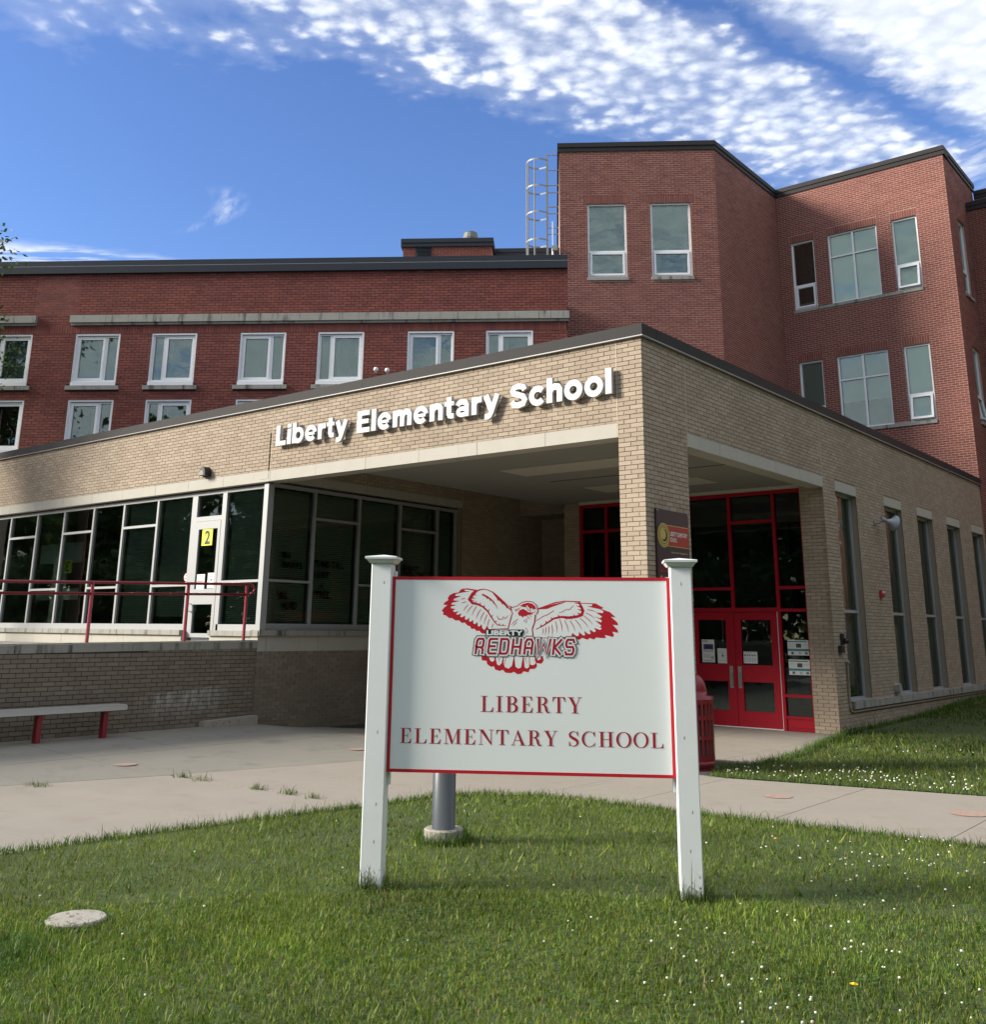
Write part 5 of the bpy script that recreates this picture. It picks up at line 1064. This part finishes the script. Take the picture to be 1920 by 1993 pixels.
for a, b in (((1070, 460), (1060, 520)), ((1095, 450), (1085, 525)), ((1122, 440), (1116, 525)), ((1150, 425), (1152, 530)), ((1185, 395), (1197, 500)), ((1225, 375), (1247, 490)), ((1270, 385), (1307, 495)), ((1320, 385), (1367, 482)), ((1370, 378), (1432, 470)), ((1415, 362), (1492, 450)), ((1450, 338), (1532, 420)), ((1470, 310), (1552, 365)), ((1480, 280), (1562, 300))): Sk([a, ((a[0] + b[0]) / 2 + 5, (a[1] + b[1]) / 2 - 3), b], [6, 7, 2], 3, RED)
Pg([(780, 300), (800, 260), (870, 222), (920, 208), (970, 215), (1005, 245), (1015, 300), (995, 340), (985, 400), (965, 460), (970, 545), (750, 545), (745, 465)], 4, WHT)
Sk([(785, 312), (765, 380), (742, 465)], 6, 5, RED); Sk([(992, 330), (987, 400), (965, 462), (972, 545)], 6, 5, RED); Sk([(745, 250), (780, 262), (820, 252), (870, 215), (920, 203), (970, 210), (1003, 238), (1016, 275), (1022, 300), (1008, 325)], 7, 5, RED)
Pg([(850, 250), (880, 230), (925, 217), (965, 226), (995, 250), (1003, 285), (985, 275), (975, 290), (968, 270), (945, 275), (915, 240), (908, 262), (880, 258)], 5, RED)
Pg([(830, 318), (850, 290), (880, 276), (905, 288), (925, 305), (975, 318), (962, 330), (925, 334), (905, 350), (892, 342), (878, 360), (862, 344), (842, 342)], 5, RED)
Sk([(915, 262), (930, 292), (950, 290), (945, 268)], 5, 6, RED); Sk([(940, 305), (985, 310), (1000, 295)], 4, 6, RED)
for a, b in (((800, 290), (860, 265)), ((810, 300), (850, 280)), ((800, 395), (770, 430)), ((820, 405), (785, 440)), ((885, 395), (925, 365)), ((905, 410), (920, 385)), ((905, 455), (925, 490)), ((925, 490), (915, 510)), ((940, 340), (960, 350)), ((920, 350), (950, 375)), ((830, 375), (800, 400))): Sk([a, b], [7, 3], 5, RED)
Pg([(490, 720), (495, 765), (540, 770), (545, 800), (580, 825), (610, 820), (620, 850), (665, 862), (690, 850), (720, 878), (770, 880), (795, 868), (830, 890), (865, 885), (885, 862), (930, 872), (945, 840), (990, 838), (1010, 815), (1005, 785), (1050, 790), (1072, 760), (1065, 720)], 1, RED)
for pt in ([(555, 720), (612, 720), (614, 765), (594, 778), (575, 768)], [(622, 720), (695, 720), (682, 790), (658, 813), (638, 800)], [(702, 720), (795, 720), (778, 812), (748, 840), (714, 828), (700, 790)], [(800, 720), (882, 720), (862, 828), (836, 838), (810, 820)], [(888, 720), (937, 720), (937, 822), (916, 838), (896, 825)], [(943, 720), (987, 720), (1000, 788), (976, 805), (946, 800)], [(998, 720), (1042, 720), (1046, 748), (1020, 760)]): Pg(pt, 2, WHT)
for a, b in (((660, 740), (652, 775)), ((720, 740), (708, 800)), ((795, 760), (798, 830)), ((900, 735), (915, 790)), ((1000, 740), (985, 770))): Sk([a, b], [6, 2], 3, RED)
LT = {'R': [[(0, 0), (0, .85), (.18, 1), (.85, 1), (1, .9), (1, .52), (.88, .42), (0, .42)], [(.72, .42), (1, .28), (1, 0)]], 'E': [[(1, 0), (.12, 0), (0, .1), (0, .9), (.12, 1), (1, 1)], [(0, .5), (.8, .5)]],
      'D': [[(0, 0), (0, 1), (.8, 1), (1, .85), (1, .15), (.8, 0), (0, 0)]], 'H': [[(0, 0), (0, 1)], [(1, 0), (1, 1)], [(0, .48), (1, .48)]], 'A': [[(0, 0), (0, .8), (.25, 1), (.75, 1), (1, .8), (1, 0)], [(0, .4), (1, .4)]],
      'W': [[(0, 1), (.16, 0), (.5, .7), (.84, 0), (1, 1)]], 'K': [[(0, 0), (0, 1)], [(1, 1), (.12, .47), (1, 0)]], 'S': [[(1, .82), (.85, 1), (.15, 1), (0, .85), (0, .62), (.12, .5), (.88, .5), (1, .38), (1, .15), (.85, 0), (.12, 0), (0, .16)]]}
X0 = [432, 548, 658, 772, 888, 1000, 1155, 1268]; WD = [62, 72, 72, 72, 66, 118, 66, 72]
for lv, wd, mi in ((7, 66, BLK), (8, 56, GRY), (9, 42, WHT), (10, 21, DRD)):
    for ch, x0, wdt in zip('REDHAWKS', X0, WD):
        for j, path in enumerate(LT[ch]):
            pts = [(x0 + 4 + p[0] * wdt + (p[1]) * 16, 700 - p[1] * 136) for p in path]
            if path[0] != path[-1]:     # square stroke ends
                pts = [np.array(p, float) for p in pts]; e = wd * .36; d0 = pts[0] - pts[1]; d1 = pts[-1] - pts[-2]
                pts[0] = pts[0] + d0 / np.linalg.norm(d0) * e; pts[-1] = pts[-1] + d1 / np.linalg.norm(d1) * e
            Sk(pts, wd, lv + .12 * j, mi)
def gt(txt, x0, x1, y0, y1, lv, mi, off): a, b = G((x0, y1)), G((x1, y0)); put_text(em, FSG, txt, a[0], b[0], a[1], b[1], PNW + .0004 * lv, mi, off)
Pg([(530, 476), (888, 472), (890, 500), (872, 536), (530, 537), (522, 505)], 11, BLK); gt('LIBERTY', 537, 880, 482, 529, 12.5, WHT, 0.04)
em.build('emblem', [M_signred, M_signw, M_black, M_grey, plain('emblem_dark_red', (0.36, 0.008, 0.03), .4)], pan)

# grey bollard behind the sign
bo = thing('steel_bollard', (0.86, -4.98, 0), 'dark grey round steel bollard on a concrete footing behind the white sign', 'bollard')
m = MB(); m.lathe((0.84, -4.96, -0.05), [(0.165, 0), (0.165, 0.155), (0.155, 0.165), (0.0, 0.168)], 24); m.build('footing', M_concb, bo, False)
m = MB(); m.lathe((0.86, -4.985, 0.112), [(0.097, 0), (0.097, 1.15), (0.09, 1.19), (0.06, 1.22), (0, 1.23)], 28); m.build('post', M_pole, bo, True)
cv = thing('valve_cover', (0.79, -8.24, 0), 'weathered concrete cover sunk in the lawn at the lower left', 'cover')
m = MB(); m.lathe((0.79, -8.22, -0.03), [(0.175, 0), (0.175, 0.065), (0.165, 0.075), (0.0, 0.078)], 20); m.build('lid', M_concb, cv)

# ================================================================== LAWN
LF = np.array([(-1.75, -13.5), (-1.63, -9.0), (-1.42, -7.59), (-1.28, -6.32), (-1.11, -5.35), (-0.92, -4.23), (-0.74, -3.22), (-0.53, -2.82), (0.036, -2.47), (0.594, -2.37), (1.5, -2.34), (2.85, -2.26), (4.05, -2.19), (5.6, -2.05), (8.8, -1.76), (14, -1.3), (14, -13.5)])
LR = np.array([(0.64, 0.24), (3.66, 0.92), (7.0, 1.68), (14, 3.3), (16, 22), (0.04, 22), (0.04, 6.52), (0.30, 4.9), (0.62, 3.22), (0.68, 1.66), (0.62, 1.45), (0.40, 0.9)])
def inside(poly, x, y):
    r = np.zeros(len(x), bool); n = len(poly)
    for i in range(n):
        (x0, y0), (x1, y1) = poly[i], poly[(i + 1) % n]
        c = ((y0 > y) != (y1 > y)) & (x < (x1 - x0) * (y - y0) / (y1 - y0 + 1e-12) + x0); r ^= c
    return r
def hv(x, y):
    s = lambda t: np.clip(t, 0, 1) ** 2 * (3 - 2 * np.clip(t, 0, 1))
    return 0.20 * s((y - 8.0) / 9.0) * s((x + 0.2) / 0.2)
def vnoise(x, y, sc, seed):
    r = np.random.default_rng(seed); T = r.random((64, 64)); u, v = x * sc, y * sc; i, j = np.floor(u).astype(int), np.floor(v).astype(int); a, b = u - i, v - j
    a, b = a * a * (3 - 2 * a), b * b * (3 - 2 * b); g_ = lambda p, q: T[p % 64, q % 64]
    return (g_(i, j) * (1 - a) + g_(i + 1, j) * a) * (1 - b) + (g_(i, j + 1) * (1 - a) + g_(i + 1, j + 1) * a) * b
lw = MB()
for poly in (LF, LR):
    t = tessellate_polygon([[Vector((p[0], p[1], 0)) for p in poly]]); b = len(lw.v); lw.v += [(p[0], p[1], float(hv(np.array([p[0]]), np.array([p[1]]))[0]) + 0.004) for p in poly]
    for a in t: lw.f.append(tuple(b + i for i in a)); lw.m.append(0)
tag(lw.build('lawn', M_grass0), kind='structure')
FWD = np.array([-0.6257, 0.78]); RGT = np.array([0.78, 0.6257])
def scatter(poly, dens, near, far, wedge=True, pad=0.03):
    lo, hi = poly.min(0), poly.max(0); n = int((hi[0] - lo[0]) * (hi[1] - lo[1]) * dens); x = RNG.uniform(lo[0], hi[0], n); y = RNG.uniform(lo[1], hi[1], n)
    k = inside(poly, x, y); x, y = x[k], y[k]; d = np.hypot(x - CAM[0], y - CAM[1]); k = (d >= near) & (d < far)
    if wedge:
        f = (x - CAM[0]) * FWD[0] + (y - CAM[1]) * FWD[1]; l = (x - CAM[0]) * RGT[0] + (y - CAM[1]) * RGT[1]; k &= (f > 0.5) & (np.abs(l) < f * 0.62 + 0.6)
    return x[k], y[k]
def tone(n, x, y):
    base = np.array([[0.110, 0.190, 0.018], [0.160, 0.240, 0.026], [0.075, 0.140, 0.015], [0.215, 0.265, 0.045]]); c = base[RNG.integers(0, 4, n)]
    p = vnoise(x, y, 0.9, 3) * 0.6 + vnoise(x, y, 2.7, 4) * 0.4; c = c * (0.62 + 0.75 * p)[:, None]
    yel = np.clip((vnoise(x, y, 0.55, 5) - 0.42) * 2.2, 0, 1)[:, None]; c = c * (1 - yel * .5) + c * np.array([1.35, 1.10, 0.9]) * yel * .5
    dry = RNG.random(n) < 0.045 + 0.10 * np.clip(vnoise(x, y, 1.7, 6) - 0.6, 0, 1) * 2; c[dry] = np.array([0.27, 0.23, 0.10]) * RNG.uniform(.6, 1.2, (dry.sum(), 1))
    return c * RNG.uniform(0.75, 1.25, (n, 1))
VV, FF, TT = [], [], []; nv_ = [0]
def blades(x, y, h, w_, lean, tn, seg=True):
    n = len(x); z = hv(x, y); a = RNG.uniform(0, 2 * np.pi, n); ca, sa_ = np.cos(a), np.sin(a); b = RNG.uniform(0, 2 * np.pi, n); l = lean * h; bx, by = np.cos(b) * l, np.sin(b) * l
    P0 = np.stack([x - ca * w_, y - sa_ * w_, z - 0.005], 1); P1 = np.stack([x + ca * w_, y + sa_ * w_, z - 0.005], 1); T = np.stack([x + bx, y + by, z + h * np.sqrt(np.clip(1 - lean ** 2 * .6, .1, 1))], 1)
    if seg:
        m = np.stack([x + bx * .38, y + by * .38, z + h * .62], 1); dw = np.stack([ca * w_ * .75, sa_ * w_ * .75, 0 * x], 1)
        V = np.stack([P0, P1, m + dw, m - dw, T], 1).reshape(-1, 3); i = np.arange(n)[:, None] * 5 + nv_[0]
        F = np.concatenate([i + [0, 1, 2], i + [0, 2, 3], i + [3, 2, 4]], 1).reshape(-1, 3); k = 5
    else:
        V = np.stack([P0, P1, T], 1).reshape(-1, 3); i = np.arange(n)[:, None] * 3 + nv_[0]; F = i + [0, 1, 2]; k = 3
    VV.append(V); FF.append(F); TT.append(np.repeat(tn, k, 0)); nv_[0] += len(V)
def tri_mesh(name, V, F, C, mat):
    me = bpy.data.meshes.new(name); me.vertices.add(len(V)); me.vertices.foreach_set('co', V.astype(np.float32).ravel()); me.loops.add(F.size); me.loops.foreach_set('vertex_index', F.astype(np.int32).ravel())
    me.polygons.add(len(F)); me.polygons.foreach_set('loop_start', np.arange(0, F.size, 3, dtype=np.int32)); me.update(calc_edges=True)
    at = me.color_attributes.new('tone', 'FLOAT_COLOR', 'POINT'); at.data.foreach_set('color', np.concatenate([C, np.ones((len(C), 1))], 1).astype(np.float32).ravel()); me.materials.append(mat); me.validate(); return me
for poly in (LF, LR):
    for near, far, dens, hm, wm, seg in ((0.8, 5.2, 8600, 0.030, 0.0021, True), (5.2, 7.5, 5600, 0.031, 0.0026, True), (7.5, 11.0, 3000, 0.033, 0.0034, False), (11.0, 17.0, 1000, 0.048, 0.0065, False), (17.0, 40.0, 260, 0.06, 0.014, False)):
        x, y = scatter(poly, dens, near, far); kk = np.hypot(x - .79, y + 8.22) > .17; x, y = x[kk], y[kk]; n = len(x)
        if not n: continue
        hh = hm * RNG.lognormal(0, 0.32, n) * (0.65 + 0.8 * vnoise(x, y, 1.3, 9)); blades(x, y, hh, wm * RNG.uniform(.6, 1.3, n), RNG.uniform(.15, .95, n), tone(n, x, y) * (1.0 if poly is LF else .62), seg)  # right lawn blades coloured darker, standing in for the building's shade
    x, y = scatter(poly, 90, 0.0, 40.0, wedge=False); n = len(x); blades(x, y, 0.05 * RNG.lognormal(0, .3, n), np.full(n, .012), RNG.uniform(.2, .9, n), tone(n, x, y), False)
# longer tufts: along the edges, round the posts, footing and cover, and a rank patch low on the left
def tufts(pts, n, rad, h, col=(0.09, 0.16, 0.03), spread=.9, wd=.0028):
    P = np.array(pts)[RNG.integers(0, len(pts), n)] + RNG.normal(0, rad, (n, 2)); c = np.array(col) * RNG.uniform(.6, 1.45, (n, 1)); blades(P[:, 0], P[:, 1], h * RNG.lognormal(0, .35, n), wd * RNG.uniform(.6, 1.3, n), RNG.uniform(.1, spread, n), c)
def along(poly, i0, i1, step=.02):
    out = []
    for a, b in zip(poly[i0:i1], poly[i0 + 1:i1 + 1]): k = int(np.hypot(*(b - a)) / step) + 1; out += [tuple(a + (b - a) * t / k) for t in range(k)]
    return out
tufts(along(LF, 0, 13), 9000, .03, .055); tufts(along(LR, 0, 2), 1500, .03, .05); tufts(along(LR, 6, 11), 2500, .035, .08)
tufts([(0.04 + .02, y) for y in np.arange(6.5, 18, .05)], 2500, .03, .11, wd=.006)
for a in (-0.013, 2.15):
    c = np.array(FSG.P(a, -0.075, 0)[:2]); ring = [tuple(c + .10 * np.array([math.cos(t), math.sin(t)])) for t in np.linspace(0, 6.28, 40)]; tufts(ring, 420, .022, .075, (0.10, 0.15, 0.035)); tufts(ring, 60, .03, .14, (0.13, 0.15, 0.05), .5)
tufts([(0.84 + .19 * math.cos(t), -4.96 + .19 * math.sin(t)) for t in np.linspace(0, 6.28, 60)], 900, .03, .085); tufts([(0.79 + .175 * math.cos(t), -8.22 + .175 * math.sin(t)) for t in np.linspace(0, 6.28, 60)], 900, .02, .035); tufts([(1.05, -8.75), (1.1, -8.9), (0.9, -8.8), (1.3, -9.0), (1.0, -9.0)], 1500, .13, .06, (0.075, 0.15, 0.03))
tufts([(-4.0, -4.13), (-3.6, -4.14), (-2.6, -4.13), (-2.1, -4.12), (-1.7, -4.13), (-4.6, -5.66), (-4.45, -5.65)], 420, .05, .05, (0.11, 0.16, 0.04))
blades_me = tri_mesh('grass', np.concatenate(VV), np.concatenate(FF), np.concatenate(TT), M_blade); go = link(bpy.data.objects.new('grass', blades_me)); tag(go, 'short mown lawn grass with clover and dry blades', 'grass', kind='stuff')
# clover leaves in patches
VV, FF, TT = [], [], []; nv_[0] = 0
x, y = scatter(LF, 260, 2.5, 9.5); k = vnoise(x, y, 1.1, 21) + RNG.uniform(-.25, .25, len(x)) > 0.52; x, y = x[k], y[k]
for q in range(3):
    n = len(x); a = RNG.uniform(0, .5, n) + q * 2.094; s = RNG.uniform(.007, .012, n); z = RNG.uniform(.03, .055, n) if q == 0 else z
    ex, ey = np.cos(a), np.sin(a); o = np.stack([x, y, z], 1); e = np.stack([ex * s, ey * s, RNG.uniform(-.004, .004, n)], 1); p = np.stack([-ey * s * .6, ex * s * .6, 0 * s], 1)
    V = np.stack([o, o + e * .7 + p, o + e * 1.5, o + e * .7 - p], 1).reshape(-1, 3); i = np.arange(n)[:, None] * 4 + nv_[0]; VV.append(V); FF.append(np.concatenate([i + [0, 1, 2], i + [0, 2, 3]], 1).reshape(-1, 3)); TT.append(np.repeat(np.array([0.075, 0.155, 0.04]) * RNG.uniform(.7, 1.3, (n, 1)), 4, 0)); nv_[0] += len(V)
me = tri_mesh('clover_leaves', np.concatenate(VV), np.concatenate(FF), np.concatenate(TT), M_blade); tag(link(bpy.data.objects.new('clover_leaves', me)), 'low clover leaves in patches through the lawn', 'clover', kind='stuff')
# clover heads
fl = MB()
ico_v, ico_f = [], []
import bmesh
bm = bmesh.new(); bmesh.ops.create_icosphere(bm, subdivisions=1, radius=1.0); bm.verts.index_update(); ico_v = [v.co[:] for v in bm.verts]; ico_f = [tuple(v.index for v in f.verts) for f in bm.faces]; bm.free()
def head(mb, x, y, z, r, mi=0):
    b = len(mb.v); jx = random.uniform(.8, 1.2); mb.v += [(x + v[0] * r * jx, y + v[1] * r / jx, z + v[2] * r * .85) for v in ico_v]
    for f in ico_f: mb.f.append(tuple(b + i for i in f)); mb.m.append(mi)
def flowers(pts, zr, rr):
    for x, y in pts: head(fl, x, y, float(hv(np.array([x]), np.array([y]))[0]) + random.uniform(*zr), random.uniform(*rr), 1 if random.random() < .06 else 0)
x, y = scatter(LF, 30, 2.5, 12); dl = (x - 2.6) * 0.55 + vnoise(x, y, 1.6, 31) * 1.6 - 1.15; k = RNG.random(len(x)) < np.clip(dl, .035, .9); flowers(zip(x[k], y[k]), (.035, .058), (.005, .009))
x, y = scatter(LR, 45, 8, 18); dl = 1.5 - (y - 0.25 - x * .23) * 1.1 + vnoise(x, y, 1.2, 33); k = (RNG.random(len(x)) < np.clip(dl * .4, .03, .8)) & (x > .7); flowers(zip(x[k], y[k]), (.035, .06), (.008, .013))
tag(fl.build('clover_flowers', [M_petal, plain('clover_pink', (0.60, 0.42, 0.40), .8)]), 'white clover heads scattered over the lawn', 'flowers', kind='stuff')
for (x, y, h, r, lab) in ((4.87, -6.60, .11, .017, 'yellow dandelion at the lower right of the lawn'), (3.07, -3.35, .08, .014, 'small yellow dandelion right of the right sign post'), (0.62, -2.62, .05, .012, 'small yellow dandelion near the far lawn edge behind the sign')):
    d = thing('dandelion', (x, y, 0), lab, 'flower', 'dandelions on the lawn'); m = MB(); m.tube([(x + .03, y - .04, 0), (x + .015, y - .02, h * .6), (x, y, h)], .0022, 5); m.build('stem', M_stem, d)
    m = MB()
    for k in range(18): a = 2 * math.pi * k / 18; rr = r * random.uniform(.8, 1.1); m.face([(x, y, h - .004), (x + rr * math.cos(a - .2), y + rr * math.sin(a - .2), h + .004), (x + rr * 1.15 * math.cos(a), y + rr * 1.15 * math.sin(a), h + .002), (x + rr * math.cos(a + .2), y + rr * math.sin(a + .2), h + .004)])
    head(m, x, y, h + .003, r * .55); m.build('flower_head', M_dand, d)

# ================================================================== TREES
def tree_parts(H, R, zc_, n, leaf, seed, cols, nlimb=9, extra=()):
    r = np.random.default_rng(seed); tk = MB(); tk.tube([(0, 0, -0.2), (0.03 * R, 0, H * .2), (-.02 * R, .03 * R, zc_), (.05 * R, 0, H * .86)], [R * .085, R * .062, R * .045, R * .012], 9)
    cl = []
    for k in range(nlimb * 7):
        v = r.normal(size=3); v /= np.linalg.norm(v); q = r.uniform(.55, 1.0) ** .6; c = np.array([v[0] * R * q, v[1] * R * q, zc_ + v[2] * (H - zc_) * .92 * q]); c[:2] *= r.uniform(.75, 1.08); cl.append(c)
        if k % 7 < 3: s = np.array([0, 0, zc_ * r.uniform(.55, 1.0)]); m_ = s * .45 + c * .55 - np.array([0, 0, .06 * H]); tk.tube([s, m_, c], [R * .03, R * .018, R * .005], 5, caps=False)
    cl = np.array(cl); idx = r.integers(0, len(cl), n); P = cl[idx] + r.normal(0, R * .15, (n, 3)) * np.array([1, 1, .8])
    for e in extra: P = np.concatenate([P, np.array(e[0]) + r.normal(0, e[1], (e[2], 3))])
    n = len(P); d = r.normal(size=(n, 3)); d[:, 2] -= .5; d /= np.linalg.norm(d, axis=1)[:, None]; s = np.cross(d, r.normal(size=(n, 3))); s /= np.linalg.norm(s, axis=1)[:, None]; L = leaf * r.uniform(.7, 1.3, (n, 1))
    V = np.stack([P, P + d * L * .5 + s * L * .28, P + d * L, P + d * L * .5 - s * L * .28], 1).reshape(-1, 3); i = np.arange(n)[:, None] * 4; F = np.concatenate([i + [0, 1, 2], i + [0, 2, 3]], 1).reshape(-1, 3)
    C = np.array(cols)[r.integers(0, len(cols), n)] * r.uniform(.7, 1.3, (n, 1)); return tk, V, F, np.repeat(C, 4, 0)
def tree(name, x, y, z, label, group, *a, **k):
    t = thing(name, (x, y, z), label, 'tree', group); tk, V, F, C = tree_parts(*a, **k)
    tr = tk.build('trunk', M_bark, t, True); tr.matrix_parent_inverse = Matrix.Identity(4); me = tri_mesh('crown', V, F, C, M_leaf); c = link(bpy.data.objects.new('crown', me)); c.parent = t
    return t
GR = [(0.045, 0.085, 0.02), (0.07, 0.12, 0.03), (0.03, 0.06, 0.016), (0.09, 0.13, 0.035)]
tw = tree('young_tree', -18.9, -2.3, 1.2, 'leafy tree whose twigs reach into the left edge of the view', None, 10.6, 2.1, 7.2, 7000, 0.13, 5, GR, extra=(((2.45, .45, 9.45), .22, 60), ((2.5, .6, 9.15), .2, 70), ((1.3, 1.75, 3.15), .12, 26), ((1.9, .4, 9.3), .35, 120)))
t0 = tree('street_tree', -30, -46, 0, 'tall dense street tree far behind the viewpoint', 'street trees across the road', 19.0, 6.6, 9.8, 11000, 0.80, 8, GR)
def more(src, name, label, group, spots):
    for (x, y, s, rz) in spots:
        c = src.copy(); c.name = name; COL.objects.link(c); c.location = (x, y, 0); c.rotation_euler = (0, 0, rz); c.scale = (s, s, s); c['label'] = label; c['group'] = group
        for ch in list(src.children): q = ch.copy(); COL.objects.link(q); q.parent = c
more(t0, 'street_tree', 'tall dense street tree far behind the viewpoint', 'street trees across the road', [(-17, -50, 1.1, .7), (-4, -47, .9, 1.9), (9, -49, 1.05, 3.0), (22, -45, .95, 4.2), (36, -42, 1.1, 5.0), (-45, -50, 1.2, 2.4), (-62, -48, 1.1, 1.1), (-80, -44, 1.25, 3.5), (-99, -38, 1.3, .3), (-118, -28, 1.4, 2.0)])
more(t0, 'yard_tree', 'broad tree in the yard to the right of the school, out of the view', 'trees in the yard beside the school', [(27, -18, .75, 0.5), (25, -6, .8, 1.6), (24, 5, .7, 2.7), (25, 16, .85, 3.6), (27, 28, .9, 4.8), (31, 41, 1.0, .2), (36, 56, 1.1, 1.3), (46, 74, 1.2, 2.2)])
h0 = tree('horizon_mask_bush', -30, -36, 0, 'unseen rounded bush added behind the viewpoint to darken glass reflections', 'unseen bushes added to darken glass reflections', 6.2, 4.4, 2.9, 2600, 0.55, 12, GR)  # unseen bushes, added to cover the bright horizon in the glass reflections
more(h0, 'horizon_mask_bush', 'unseen rounded bush added behind the viewpoint to darken glass reflections', 'unseen bushes added to darken glass reflections', [(-37 - 7.5 * k, -37 + .9 * k, 1.0 + .12 * (k % 3), k * 1.3) for k in range(12)] + [(-23 + 7.0 * k, -37, 1.0 + .1 * (k % 3), k * .9) for k in range(10)])
more(h0, 'yard_bush', 'rounded bush in the yard to the right of the school, out of the view', 'bushes beside the school', [(23 + (k % 2), -22 + 7.5 * k, 1.0, k * 1.7) for k in range(12)])
print('objects', len(bpy.data.objects), 'tris', sum(len(m.loops) - 2 * len(m.polygons) for m in bpy.data.meshes))
